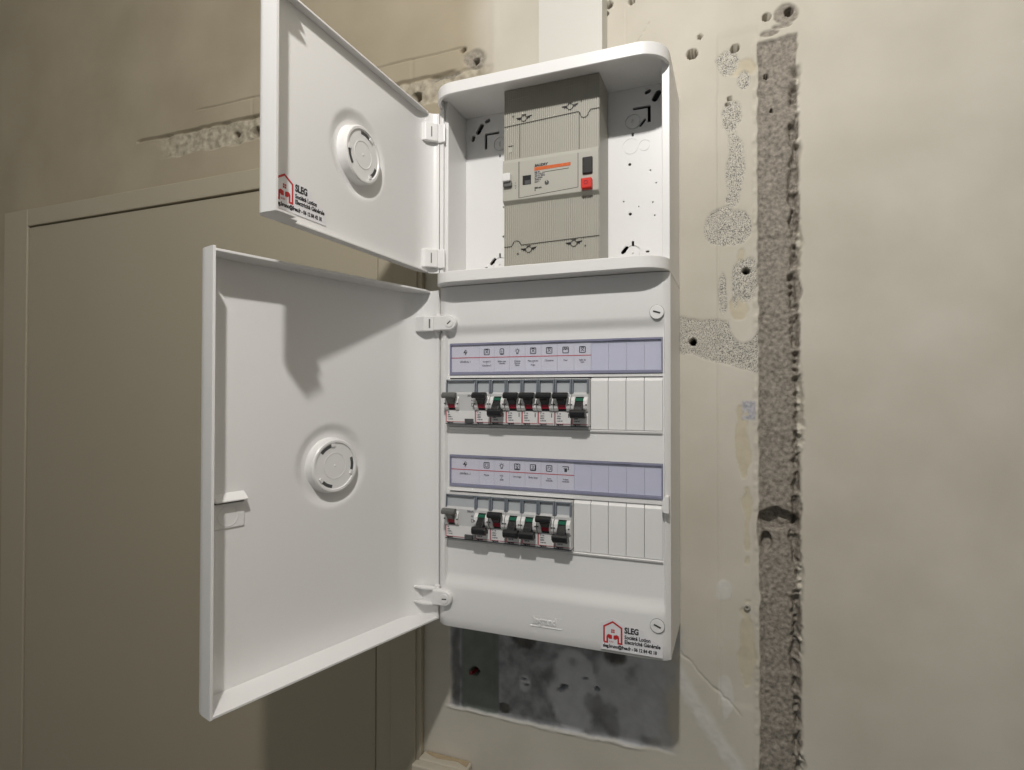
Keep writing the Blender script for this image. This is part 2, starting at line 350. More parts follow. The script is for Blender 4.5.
    me.polygons.foreach_set('loop_start', np.arange(0, quads.size, 4, dtype=np.int32)); me.polygons.foreach_set('loop_total', np.full(len(quads), 4, np.int32))
    me.update(calc_edges=True)
    pad = np.zeros(len(ev)); pad2 = np.array([1.0 if v[0] <= X[0] + 1e-6 else 0.0 for v in ev])
    for nm, arr in (('cement', cem), ('stipple', st), ('filler', tan), ('plaster', wht), ('patch', pat), ('green', green), ('pale', pale), ('dark', dark), ('oldrender', bnd), ('dust', dust), ('tanpaint', tanp), ('masonry_shade', hol)):
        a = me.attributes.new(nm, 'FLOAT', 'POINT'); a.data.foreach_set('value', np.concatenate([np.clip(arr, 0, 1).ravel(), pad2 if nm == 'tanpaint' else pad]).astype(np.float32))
    o = bpy.data.objects.new('wall_back', me); col.objects.link(o)
    # material: paint, with the bare zones by attribute
    ma = bpy.data.materials.new('old_wall'); ma.use_nodes = True; nt = ma.node_tree; b = nt.nodes['Principled BSDF']; b.inputs['Roughness'].default_value = 0.75; b.inputs['Specular IOR Level'].default_value = 0.3
    L = nt.links.new; tc = nt.nodes.new('ShaderNodeTexCoord')
    def lin(c): return tuple(((q / 255 + 0.055) / 1.055) ** 2.4 for q in c) + (1,)
    def noise(s, d=4):
        n = nt.nodes.new('ShaderNodeTexNoise'); n.inputs['Scale'].default_value = s; n.inputs['Detail'].default_value = d; L(tc.outputs['Object'], n.inputs['Vector']); return n.outputs['Fac']
    def ramp(fac, c0, c1, a=0.3, bb=0.7):
        r = nt.nodes.new('ShaderNodeValToRGB'); r.color_ramp.elements[0].color = lin(c0); r.color_ramp.elements[1].color = lin(c1); r.color_ramp.elements[0].position = a; r.color_ramp.elements[1].position = bb; L(fac, r.inputs[0]); return r.outputs[0]
    def mix(f, a, c):
        q = nt.nodes.new('ShaderNodeMix'); q.data_type = 'RGBA'; L(f, q.inputs[0]); L(a, q.inputs[6]); L(c, q.inputs[7]); return q.outputs[2]
    def att(n):
        q = nt.nodes.new('ShaderNodeAttribute'); q.attribute_name = n; return q.outputs['Fac']
    def mulv(a, k):
        q = nt.nodes.new('ShaderNodeMath'); q.operation = 'MULTIPLY'; L(a, q.inputs[0])
        if isinstance(k, (int, float)): q.inputs[1].default_value = k
        else: L(k, q.inputs[1])
        return q.outputs[0]
    c = ramp(noise(9, 6), (191, 185, 171), (206, 200, 188), 0.3, 0.7)
    c = mix(att('tanpaint'), c, ramp(noise(7, 5), (160, 149, 128), (175, 164, 143)))
    c = mix(att('filler'), c, ramp(noise(60), (186, 176, 154), (202, 193, 172)))
    c = mix(att('oldrender'), c, ramp(noise(120), (148, 139, 122), (192, 183, 164)))
    sp = ramp(noise(1000, 5), (104, 102, 100), (206, 201, 189), 0.38, 0.54)
    c = mix(att('stipple'), c, sp)
    c = mix(att('dust'), c, ramp(noise(300), (150, 150, 158), (196, 194, 196)))
    c = mix(att('patch'), c, ramp(noise(55, 6), (132, 133, 135), (176, 177, 181), 0.35, 0.65))
    c = mix(att('green'), c, ramp(noise(40), (112, 119, 112), (130, 137, 130)))
    c = mix(att('pale'), c, ramp(noise(60), (194, 195, 199), (210, 211, 214)))
    c = mix(att('dark'), c, ramp(noise(80), (84, 83, 81), (116, 114, 110)))
    c = mix(att('cement'), c, ramp(noise(260, 8), (114, 108, 99), (166, 158, 147), 0.3, 0.7))
    c = mix(att('plaster'), c, ramp(noise(70), (206, 205, 203), (222, 221, 217)))
    c = mix(att('masonry_shade'), c, ramp(noise(300), (62, 50, 42), (96, 80, 66)))  # brown masonry inside the holes, with the shade of their depth painted in
    L(c, b.inputs['Base Color'])
    bp = nt.nodes.new('ShaderNodeBump'); bp.inputs['Strength'].default_value = 0.35; bp.inputs['Distance'].default_value = 0.0006
    add = nt.nodes.new('ShaderNodeMath'); add.operation = 'ADD'; L(mulv(noise(160, 5), 0.25), add.inputs[0])
    mx = nt.nodes.new('ShaderNodeMath'); mx.operation = 'MAXIMUM'; L(att('cement'), mx.inputs[0]); L(att('stipple'), mx.inputs[1])
    L(mulv(mx.outputs[0], mulv(noise(900, 3), 3.0)), add.inputs[1]); L(add.outputs[0], bp.inputs['Height']); L(bp.outputs[0], b.inputs['Normal'])
    me.materials.append(ma)
    for p in (): pass
    me.polygons.foreach_set('use_smooth', np.ones(len(quads), dtype=bool))
    tag(o, 'old cream painted wall with chipped plaster and a cement filled chase', None, None, 'structure')
    return o
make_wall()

# room shell
def slab(name, x0, x1, y0, y1, z0, z1, m_, label):
    return tag(MB().box(x0, x1, y0, y1, z0, z1).build(name, m_), label, None, None, 'structure')
slab('floor', -1.7, 1.5, -3.2, 0.0, -H - 0.05, -H, 'floor', 'grey screed floor of the room')
slab('ceiling', -1.7, 1.5, -3.2, 0.0, 1.05, 1.10, 'ceil', 'white ceiling above the panel')
slab('wall_left', -1.75, -1.7, -3.2, 0.0, -H, 1.05, 'room', 'cream side wall on the left')
slab('wall_right', 1.5, 1.55, -3.2, 0.0, -H, 1.05, 'room', 'cream side wall on the right')

# flush door with casing behind the open cabinet doors, lower left of the wall
DX1 = -0.2015; JX = -0.2700
d1 = empty('door_1', (-0.62, 0, -H)); tag(d1, 'beige painted flush door with plain casing behind the open cabinet doors', None, None, 'structure')
dz = lambda z: z + H
MB().box(-1.02 + 0.62, JX - 0.0025 + 0.62, -0.0015, -0.0055, 0.004, dz(0.2975)).build('door_leaf', 'leaf', d1, bevel=0.001)
jm = MB().box(JX + 0.62, DX1 + 0.62, 0.0, -0.008, 0.0, dz(0.331)); jm.box(-0.2465 + 0.62, -0.2085 + 0.62, -0.008, -0.0105, 0.0, dz(0.331)); jm.build('jamb_casing', 'casing', d1, bevel=0.0015)
MB().box(-1.09 + 0.62, -1.0225 + 0.62, 0.0, -0.008, 0.0, dz(0.331)).build('jamb_casing', 'casing', d1, bevel=0.0015)
MB().box(-1.022 + 0.62, JX - 0.0005 + 0.62, 0.0, -0.008, dz(0.3000), dz(0.331)).build('head_casing', 'casing', d1, bevel=0.0015)

# ------------------------------------------------------------------ upper enclosure for the main breaker
XL, XR = -0.127, 0.121
YB = -0.05                                   # mounting plate
enc = empty('breaker_enclosure', (0, 0, 0.1145))
tag(enc, 'white plastic enclosure with open door around the grey main breaker, above the distribution board', 'enclosure')
def E_(z): return z - 0.1145
def plan(off, yf=-0.125, r=0.028, n=9):
    x0, x1, y = XL + off, XR - off, yf + off; r = r - off
    p = [(x1, 0.0)] + [(x1 - r + r * math.cos(R(a)), y + r - r * math.sin(R(a))) for a in np.linspace(0, 90, n)] + [(x0 + r - r * math.sin(R(a)), y + r - r * math.cos(R(a))) for a in np.linspace(0, 90, n)] + [(x0, 0.0)]
    return p
tp = MB().prism(plan(0.0030), 'z', E_(0.3230), E_(0.3262)); tp.ring(plan(0), plan(0.0035), 'z', E_(0.3145), E_(0.3268), closed=False)
tp.box(-0.045, -0.010, -0.1215, -0.116, E_(0.3165), E_(0.3232))
tp.build('top_plate', 'white', enc, bevel=0.0006, smooth=True)
bpl = MB().prism(plan(0.0030), 'z', E_(0.1151), E_(0.1185)); bpl.ring(plan(0), plan(0.0035), 'z', E_(0.1150), E_(0.1268), closed=False)
bpl.box(-0.035, -0.012, -0.1213, -0.116, E_(0.1187), E_(0.1278))
bpl.build('bottom_plate', 'white', enc, bevel=0.0006, smooth=True)
MB().box(XR - 0.0075, XR - 0.0002, 0.0, -0.0985, E_(0.1186), E_(0.3229)).build('side_panel', 'white', enc, bevel=0.0006)
MB().box(XL + 0.0002, XL + 0.0085, 0.0, -0.0955, E_(0.1186), E_(0.3229)).build('side_panel', 'white', enc, bevel=0.0006)
MB().box(XL + 0.0002, XL + 0.0045, -0.0956, -0.0992, E_(0.1270), E_(0.3140)).build('hinge_strip', 'white', enc)
# mounting plate with real slots, ovals and ring grooves
bk = MB().box(XL + 0.0086, XR - 0.0076, YB, YB + 0.003, E_(0.1186), E_(0.3229)).build('mounting_plate', 'white', enc)
ct = MB()
def cutbox(x0, x1, z0, z1, d=0.01): ct.box(x0, x1, YB - 0.01, YB + d, E_(z0), E_(z1))
def onplate(x, y):
    # wall coordinates measured at Y=-0.01 brought to the plate plane
    s = (YB + 0.6671) / (-0.01 + 0.6671); return 0.1794 + (x - 0.1794) * s, -0.0005 + (y + 0.0005) * s
def ringcut(cx, cz, r, w, d=0.0012): ct.ring(circle(cx, E_(cz), r, 28), circle(cx, E_(cz), r - w, 28), 'y', YB - 0.005, YB + d)
def ovalcut(cx, cz, l, w, ang):
    a = R(ang); pts = []
    for s_, o in ((1, -90), (-1, 90)):
        for i in range(9):
            t = R(o + 180 * i / 8); x = s_ * 0 + (l - w) / 2 * s_ + w / 2 * math.cos(t); z = w / 2 * math.sin(t)
            pts.append((cx + x * math.cos(a) - z * math.sin(a), E_(cz) + x * math.sin(a) + z * math.cos(a)))
    ct.prism(pts, 'y', YB - 0.01, YB + 0.01)
# right hand corner
ct.prism([(0.0780, E_(0.3020)), (0.0965, E_(0.3020)), (0.0965, E_(0.2840)), (0.0932, E_(0.2840)), (0.0932, E_(0.2992)), (0.0780, E_(0.2992))], 'y', YB - 0.01, YB + 0.01)
ringcut(0.0780, 0.2870, 0.0082, 0.0011); ringcut(0.0780, 0.2870, 0.0016, 0.0012); cutbox(0.0766, 0.0788, 0.2715, 0.2755)
cutbox(0.0770, 0.0784, 0.2840, 0.2900, 0.0012)
ovalcut(0.0935, 0.3165, 0.007, 0.0045, 20); ovalcut(0.1025, 0.3105, 0.013, 0.0065, 60); ovalcut(0.0880, 0.2845, 0.010, 0.003, 50)
# left hand corner
ct.prism([(-0.0760, E_(0.3022)), (-0.0945, E_(0.3022)), (-0.0945, E_(0.2835)), (-0.0912, E_(0.2835)), (-0.0912, E_(0.2992)), (-0.0760, E_(0.2992))], 'y', YB - 0.01, YB + 0.01)
ringcut(-0.0745, 0.2870, 0.0082, 0.0011); cutbox(-0.0755, -0.0738, 0.2840, 0.2900, 0.0012); cutbox(-0.0760, -0.0740, 0.2715, 0.2750)
ovalcut(-0.0905, 0.3165, 0.007, 0.0045, 20); ovalcut(-0.1005, 0.3085, 0.014, 0.0060, 58); ovalcut(-0.1090, 0.2985, 0.0075, 0.0045, 75)
# lower corners and small holes
ringcut(0.0775, 0.1470, 0.0085, 0.0011); cutbox(0.0768, 0.0786, 0.1450, 0.1475, 0.0012); cutbox(0.0765, 0.0790, 0.1545, 0.1600); ovalcut(0.0690, 0.1510, 0.010, 0.004, 48); ovalcut(0.0930, 0.1475, 0.004, 0.0022, 0)
ringcut(-0.0745, 0.1470, 0.0085, 0.0011); cutbox(-0.0755, -0.0738, 0.1450, 0.1475, 0.0012); cutbox(-0.0760, -0.0738, 0.1545, 0.1600); ovalcut(-0.0835, 0.1510, 0.010, 0.004, 48); ovalcut(-0.0920, 0.1445, 0.004, 0.0015, 0)
for hx, hz, hr in ((0.0745, 0.2420, 0.0016), (0.0750, 0.1890, 0.0017), (-0.0700, 0.2310, 0.0011), (-0.0700, 0.2130, 0.0013), (-0.0705, 0.1790, 0.0013), (0.0680, 0.2030, 0.0009), (0.0840, 0.1960, 0.0007), (0.0985, 0.1990, 0.0009), (0.1005, 0.1850, 0.0009), (0.0960, 0.2330, 0.0009), (0.1020, 0.2190, 0.0008)):
    ct.prism(circle(hx, E_(hz), hr, 14), 'y', YB - 0.01, YB + 0.01)
ringcut(0.0755, 0.2610, 0.0085, 0.0006, 0.0004); ringcut(0.0900, 0.2600, 0.0060, 0.0006, 0.0004)
cto = ct.build('cutter', 'white', enc)
bake(bk, cto)
MB().box(XL + 0.0090, XR - 0.0080, -0.018, -0.012, E_(0.119), E_(0.3225)).build('back_shell', 'darkgrey', enc)

# upper door (local frame: x from hinge to free edge, -y outwards, z up)
def door_shell(W, d, z0, z1, hinge_r, free_r, dish, nx=96, nz=90, free_v=0.0):
    """inner skin as a relief grid following the profile, thickened by solidify"""
    prof = [(hinge_r * (1 - math.cos(a)), d * math.sin(a)) for a in np.linspace(0.0, math.pi / 2, 10)]
    prof += [(u_, d) for u_ in np.linspace(hinge_r, W - free_r, nx)[1:-1]]
    prof += [(W - free_r + free_r * math.sin(a), d - free_r + free_r * math.cos(a)) for a in np.linspace(0, math.pi / 2, 8)]
    if d - free_r > free_v + 0.001: prof += [(W, free_v)]
    zs = np.linspace(z0, z1, nz)
    vs = []; fs = []; n = len(prof)
    for z in zs:
        for u_, v_ in prof:
            q = 0.0
            for cu, cz, r0, r1, dep in dish:
                rr = math.hypot(u_ - cu, z - cz)
                t = min(1, max(0, (r1 - rr) / (r1 - r0))); q += dep * t * t * (3 - 2 * t)
            vs.append((u_, -(v_ + q), z))
    for j in range(nz - 1):
        for i in range(n - 1): fs.append((j * n + i, j * n + i + 1, (j + 1) * n + i + 1, (j + 1) * n + i))
    return vs, fs, prof
def boss(parent, cu, cz, v, r=0.0262, tilt=20, dep=0.0045, rise=0.0055):
    """round knock-out boss standing inside the dish"""
    b = MB(); y0 = -(v + dep)
    b.lathe([(r + 0.0012, 0.0), (r + 0.0004, 0.002), (r - 0.0002, rise + dep - 0.0012), (r - 0.0014, rise + dep), (r - 0.0034, rise + dep), (r - 0.0040, rise + dep - 0.0010), (0.0, rise + dep - 0.0010)], (cu, y0, cz), 'y', 64)
    o = b.build('round_boss', 'white', parent, smooth=True)
    yt = y0 + rise + dep - 0.0010
    for k in range(3):
        a0 = tilt + 120 * k
        s = MB().ring(circle(cu, cz, r - 0.0048, 12, a0, a0 + 36), circle(cu, cz, r - 0.0078, 12, a0, a0 + 36), 'y', yt - 0.0002, yt + 0.00025, closed=False)
        s.build('boss_slot', 'darkgrey', parent)
        MB().ring(circle(cu, cz, r - 0.0044, 8, a0 + 36, a0 + 48), circle(cu, cz, r - 0.0072, 8, a0 + 36, a0 + 48), 'y', yt - 0.0002, yt + 0.0012, closed=False).build('boss_clip', 'white2', parent)
    MB().ring(circle(cu, cz, 0.0128, 40), circle(cu, cz, 0.0122, 40), 'y', yt - 0.0002, yt + 0.0003).build('boss_ring', 'white2', parent)
    MB().lathe([(0.0012, 0), (0.0009, 0.0005), (0.0, 0.0006)], (cu, yt - 0.0001, cz), 'y', 16).build('boss_centre', 'white2', parent)
    return o

UD_ANG, LD_ANG = 91.5, 105.5
AX = (-0.1275, -0.1)
Wd = 0.245; Wu = 0.238
d_u = 0.0155
udoor = empty('door', (AX[0], AX[1], 0), R(-UD_ANG), enc)
zb, zt = E_(0.131), E_(0.309)
vs, fs, prof = door_shell(Wu, d_u, zb, zt, 0.026, 0.006, [(0.1206, E_(0.2187), 0.030, 0.041, 0.0038)], free_v=-0.003)
db = MB().add(vs, fs)
dsh = db.build('door_skin', 'white', udoor, smooth=True); so = dsh.modifiers.new('solid', 'SOLIDIFY'); so.thickness = 0.0022; so.offset = 1.0
bake(dsh)
# make sure the thickness grew outwards (towards -y)
def flange(parent, prof, d, z0, z1, steps, name):
    """flange polygon between the door profile and a rim line v=rim(u)"""
    outer = [(u_, -v_) for u_, v_ in prof]
    rim = [(u_, -v_) for u_, v_ in steps]
    MB().prism(outer + rim, 'z', z0, z1).build(name, 'white', parent, bevel=0.0004)
pu = [p for p in prof if p[1] > 0.0079]
for z0, z1 in ((zb, zb + 0.0018), (zt - 0.0018, zt)):
    flange(udoor, pu + ([] if pu[-1][1] < 0 else [(Wu, -0.003)]), d_u, z0, z1, [(0.2200, -0.003), (0.2200, 0.0030), (0.2120, 0.0030), (0.2090, 0.0085), (pu[0][0] + 0.004, 0.0085)], 'rim')
boss(udoor, 0.1206, E_(0.2187), d_u, tilt=80)
def hinge_block(parent, z, h):
    o = MB().prism([(0.0004, -0.0004), (0.0045, 0.0008), (0.0145, -0.0095), (0.0145, -0.0140), (0.0070, -0.0120)], 'z', z - h / 2, z + h / 2).build('hinge_block', 'white', parent, bevel=0.0010)
    MB().prism([(0.0090, -0.0036), (0.0098, -0.0044), (0.0094, -0.0052), (0.0084, -0.0042)], 'z', z - h * 0.28, z + h * 0.28).build('hinge_slit', 'midgrey', parent)
    return o
for z in (0.286, 0.1465): hinge_block(udoor, E_(z), 0.020)
# knuckles on the enclosure side
for z in (0.286, 0.1465):
    MB().box(XL - 0.0030, XL + 0.0075, -0.0993, -0.1020, E_(z) - 0.0105, E_(z) + 0.0105).build('hinge_knuckle', 'white', enc, bevel=0.0012)

# ------------------------------------------------------------------ main circuit breaker
mcb0 = empty('main_circuit_breaker', (-0.0005, YB - 0.0004, 0.1200)); tag(mcb0, 'grey ribbed main circuit breaker with orange stripe and red and black buttons', 'circuit breaker')
def A_(z): return z - 0.1200
ax0, ax1 = -0.0515, 0.0520; yf = -0.0435                 # local y of the front (world -0.0935)
def ribbed(z0, z1, yfr, name, n=46):
    pts = [(ax1, 0.0), (ax0, 0.0)]
    p = (ax1 - ax0) / n
    for i in range(n):
        x = ax0 + i * p; pts += [(x + 0.0001, yfr), (x + p * 0.55, yfr), (x + p * 0.62, yfr + 0.0008), (x + p * 0.93, yfr + 0.0008)]
    pts += [(ax1, yfr)]
    return MB().prism(pts, 'z', A_(z0), A_(z1)).build(name, 'grey_ribbed', mcb0)
ribbed(0.28362, 0.3224, yf, 'terminal_cover')
ribbed(0.1570, 0.2836, yf, 'body')
ribbed(0.1210, 0.15698, yf, 'terminal_cover')
# seams: step line with its half round notch, on both covers
def seam(pts, name='seam', w=0.0007): return MB().stroke([(x, A_(z)) for x, z in pts], w, yf - 0.00025, yf + 0.0006).build(name, 'seam', mcb0)
def arc(cx, cz, r, a0, a1, n=9): return [(cx + r * math.cos(R(a0 + (a1 - a0) * i / (n - 1))), cz + r * math.sin(R(a0 + (a1 - a0) * i / (n - 1)))) for i in range(n)]
seam([(ax0, 0.2836), (0.0300, 0.2866), (0.0318, 0.2852)] + arc(0.0365, 0.2838, 0.0042, 190, 350) + [(0.0430, 0.2868), (ax1, 0.2868)])
seam([(ax0, 0.1545), (-0.0435, 0.1545)] + arc(-0.0372, 0.1555, 0.0046, 175, 5) + [(-0.0310, 0.1552), (ax1, 0.1575)])
seam([(-0.0335, 0.2830), (-0.0335, 0.2480)], w=0.0005); seam([(0.0310, 0.2862), (0.0310, 0.2480)], w=0.0005)
MB().stroke([(-0.0445, A_(0.1560)), (-0.0010, A_(0.1545))], 0.0006, 0, 0.0001)
for sx_, sz_, k in ((-0.0290, 0.2902, -1), (0.0215, 0.2938, -1), (-0.0235, 0.1503, 1), (0.0255, 0.1522, 1)):
    w = MB()
    w.prism([(sx_ - 0.0090, A_(sz_ + 0.0008)), (sx_ - 0.0035, A_(sz_ + 0.0010)), (sx_ - 0.0030, A_(sz_ - 0.0016)), (sx_ - 0.0060, A_(sz_ - 0.0012))], 'y', yf - 0.0003, yf + 0.0006)
    w.prism([(sx_ + 0.0090, A_(sz_ + 0.0018)), (sx_ + 0.0035, A_(sz_ + 0.0012)), (sx_ + 0.0030, A_(sz_ - 0.0014)), (sx_ + 0.0060, A_(sz_ - 0.0008))], 'y', yf - 0.0003, yf + 0.0006)
    w.build('screw_wing', 'black', mcb0)
    MB().ring(circle(sx_, A_(sz_ - 0.0005), 0.0034, 24), circle(sx_, A_(sz_ - 0.0005), 0.0028, 24), 'y', yf - 0.0004, yf + 0.0006).build('screw_ring', 'seam', mcb0)
    MB().box(sx_ - 0.0026, sx_ + 0.0026, yf - 0.0004, yf + 0.0006, A_(sz_ + 0.0032), A_(sz_ + 0.0038)).build('screw_mark', 'seam', mcb0)
    sd = -1 if sx_ < 0 else 1
    text('terminal_letter', 'N' if sx_ < 0 else 'P', 0.0030, (sx_ + sd * 0.0120, yf - 0.0003, A_(sz_ + (0.0022 if k < 0 else -0.0052))), 'seam', mcb0, 'CENTER', 0.0001)
for x0_, x1_, z_ in ((-0.0450, -0.0250, 0.3115), (0.0150, 0.0340, 0.3140)):
    MB().stroke([(x0_, A_(z_)), (x1_, A_(z_ + 0.001))], 0.0005, yf - 0.0003, yf + 0.0006).build('cover_line', 'grey_panel', mcb0)
# operating panel, proud of the body
yp = yf - 0.0042
pn = MB().prism([(0.0, 0), (0, 0)], 'z', 0, 0) if False else MB()
pn.prism([(yf + 0.001, A_(0.1985)), (yp, A_(0.2025)), (yp, A_(0.2425)), (yp + 0.0010, A_(0.2462)), (yf + 0.001, A_(0.2470))], 'x', ax0 - 0.0002, ax1 + 0.0002)
pn.build('operating_panel', 'grey_panel', mcb0, bevel=0.0007)
def pseam(pts, w=0.00055): return MB().stroke([(x, A_(z)) for x, z in pts], w, yp - 0.00012, yp + 0.001).build('panel_line', 'seam', mcb0)
pseam([(-0.0330, 0.2425), (-0.0330, 0.2040)], 0.0008); pseam([(-0.0330, 0.2040), (0.0310, 0.2075)], 0.0005); pseam([(0.0310, 0.2425), (0.0310, 0.2075)], 0.0006)
MB().box(-0.0500, -0.0408, yp - 0.0065, yp + 0.001, A_(0.2215), A_(0.2300)).build('reset_lever', 'mcb_white', mcb0, bevel=0.001)
MB().box(-0.0496, -0.0405, yp - 0.0035, yp + 0.001, A_(0.2165), A_(0.2214)).build('lever_base', 'midgrey', mcb0, bevel=0.0008)
MB().box(0.0358, 0.0462, yp - 0.0022, yp + 0.001, A_(0.2195), A_(0.2365)).build('black_button', 'black', mcb0, bevel=0.001)
rb = MB().box(0.0352, 0.0462, yp - 0.0060, yp + 0.001, A_(0.2035), A_(0.2140)).build('red_button', 'red', mcb0, bevel=0.001)
MB().ring(circle(0.0405, A_(0.2092), 0.0021, 20), circle(0.0405, A_(0.2092), 0.0015, 20), 'y', yp - 0.0062, yp - 0.0058).build('button_mark', 'flag_red', mcb0)
MB().box(-0.0288, -0.0195, yp - 0.0002, yp + 0.001, A_(0.2170), A_(0.2268)).build('rating_window', 'black', mcb0)
MB().box(-0.0262, -0.0202, yp - 0.0004, yp + 0.001, A_(0.2175), A_(0.2215)).build('rating_dial', 'darkgrey', mcb0)
MB().prism([(-0.0158, A_(0.2304)), (0.0232, A_(0.2308)), (0.0232, A_(0.2342)), (-0.0158, A_(0.2340))], 'y', yp - 0.0002, yp + 0.001).build('orange_stripe', 'orange', mcb0)
MB().stroke([(-0.0070, A_(0.2278)), (0.0215, A_(0.2283))], 0.0005, yp - 0.0002, yp + 0.001).build('panel_rule', 'seam', mcb0)
text('panel_lettering', 'BAUDRY', 0.0036, (-0.0155, yp - 0.0002, A_(0.2346)), 'ink', mcb0, 'LEFT', 0.00016, 1.0, shear=0.15)
for i, s in enumerate(('DB 90', 'NF C 62-411', '250 V~ 50Hz', 'Icn 3000A', '30/60 A', 'type S')):
    text('panel_lettering', s, 0.0021, (-0.0155, yp - 0.0002, A_(0.2280 - 0.0020 * i)), 'ink_blue', mcb0, 'LEFT', 0.00006 if i else 0.00014)
text('panel_lettering', '500 mA', 0.0024, (-0.0155, yp - 0.0002, A_(0.2115)), 'ink', mcb0, 'LEFT', 0.00014)
text('panel_lettering', 'S', 0.0024, (-0.0155, yp - 0.0002, A_(0.2092)), 'ink_blue', mcb0, 'LEFT', 0.0001)
MB().lathe([(0.0024, 0.0), (0.0024, -0.0005), (0.0018, -0.0006), (0.0, -0.0006)], (-0.0022, yp + 0.0003, A_(0.2165)), 'y', 20).build('panel_screw', 'darkgrey', mcb0)
MB().box(-0.0026, 0.0004 - 0.0022, yp - 0.0006, yp - 0.0002, A_(0.2165), A_(0.2186)).build('screw_slot', 'grey_panel', mcb0)
MB().box(-0.0470, -0.0410, yf - 0.0002, yf + 0.001, A_(0.2620), A_(0.2626)).build('test_mark', 'seam', mcb0)
MB().box(-0.0460, -0.0425, yf - 0.0002, yf + 0.001, A_(0.2555), A_(0.2605)).build('test_window', 'grey_panel', mcb0)
for i, s in enumerate(('I', 'O', 'T')): text('panel_lettering', s, 0.0022, (-0.0368, yp - 0.0002, A_(0.2195 - i * 0.0028)), 'ink_blue', mcb0, 'CENTER', 0.00004)

# ------------------------------------------------------------------ distribution board
brd = empty('distribution_board', (0, 0, -0.2555)); tag(brd, 'white two row distribution board with open door on the left, below the enclosure', 'distribution board')
ZB, ZT = -0.2555, 0.1145
def B_(z): return z - ZB
W13 = 0.114; MOD = 2 * W13 / 13
ROWS = ((-0.0382, 0.0148), (-0.1612, -0.1082)); STR = ((0.0178, 0.0526), (-0.1035, -0.0689))
# body: tray behind the faceplate
bd = MB()
bd.box(XR - 0.003, XR, 0.0, -0.0965, 0.0, B_(ZT)); bd.box(XL, XL + 0.003, 0.0, -0.0965, 0.0, B_(ZT)); bd.box(XL + 0.003, XR - 0.003, 0.0, -0.0965, 0.0, 0.003); bd.box(XL + 0.003, XR - 0.003, 0.0, -0.0965, B_(ZT) - 0.003, B_(ZT)); bd.box(XL + 0.003, XR - 0.003, 0.0, -0.003, 0.003, B_(ZT) - 0.003)
bd.build('body', 'white', brd, bevel=0.0008)
# faceplate with the row windows cut as real openings
def face_y(x, z):
    yo = -0.1032
    e = min(x - XL, XR - x); yo += 0.0062 * max(0, 1 - e / 0.013) ** 2.2
    yi = -0.0988
    def s(a, b, t): q = min(1, max(0, (t - a) / (b - a))); return q * q * (3 - 2 * q)
    k = s(-0.214, -0.196, z) * (1 - s(0.060, 0.073, z)) * s(-0.1185, -0.1160, x) * (1 - s(0.1150, 0.1165, x))
    return yo + (yi - yo) * k
fx = sorted(set([round(v, 5) for v in list(np.linspace(XL, -0.118, 7)) + list(np.linspace(-0.1185, -0.1160, 4)) + [-W13, W13] + list(np.linspace(-0.10, 0.10, 5)) + list(np.linspace(0.1150, 0.1165, 4)) + list(np.linspace(0.1175, XR, 6))]))
fz = sorted(set([round(v, 5) for v in [ZB, ZB + 0.004, ZB + 0.01, -0.235] + list(np.linspace(-0.214, -0.196, 9)) + [q for r_ in ROWS + STR for q in r_] + list(np.linspace(0.058, 0.073, 8)) + [0.095, ZT]]))
fvs = [(x, face_y(x, z) + (0.004 * max(0, 1 - (z - ZB) / 0.010) ** 2 if z < ZB + 0.01 else 0) * 0.5, B_(z)) for z in fz for x in fx]
ffs = []
n = len(fx)
for j in range(len(fz) - 1):
    for i in range(n - 1):
        cx, cz = (fx[i] + fx[i + 1]) / 2, (fz[j] + fz[j + 1]) / 2
        if abs(cx) < W13 and any(a < cz < b for a, b in ROWS + STR): continue
        ffs.append((j * n + i, j * n + i + 1, (j + 1) * n + i + 1, (j + 1) * n + i))
fp = MB().add(fvs, ffs).build('faceplate', 'white', brd, smooth=True, angle=60)
so = fp.modifiers.new('solid', 'SOLIDIFY'); so.thickness = 0.0022; so.offset = -1.0
bake(fp)
# bright lip under each row window
for a, b in ROWS:
    MB().prism([(-0.0984, B_(a)), (-0.1012, B_(a) - 0.0006), (-0.1006, B_(a) - 0.0022), (-0.0984, B_(a) - 0.0034)], 'x', -W13, W13).build('window_lip', 'white', brd)
# blank covers, one per free module
for (a, b), k0 in zip(ROWS, (9, 8)):
    for k in range(k0, 13):
        x0 = -W13 + k * MOD
        p = [(-0.0940, B_(a) + 0.0004), (-0.0992, B_(a) + 0.0004), (-0.0996, B_(a) + 0.0012), (-0.0996, B_(b) - 0.0042), (-0.0968, B_(b) - 0.0004), (-0.0940, B_(b) - 0.0004)]
        MB().prism(p, 'x', x0 + 0.00022, x0 + MOD - 0.00022).build('blank_cover', 'white2', brd, bevel=0.0002)
    MB().box(-W13 + k0 * MOD, W13, -0.0935, -0.0915, B_(a) + 0.0008, B_(b) - 0.0008).build('blank_backing', 'white2', brd)

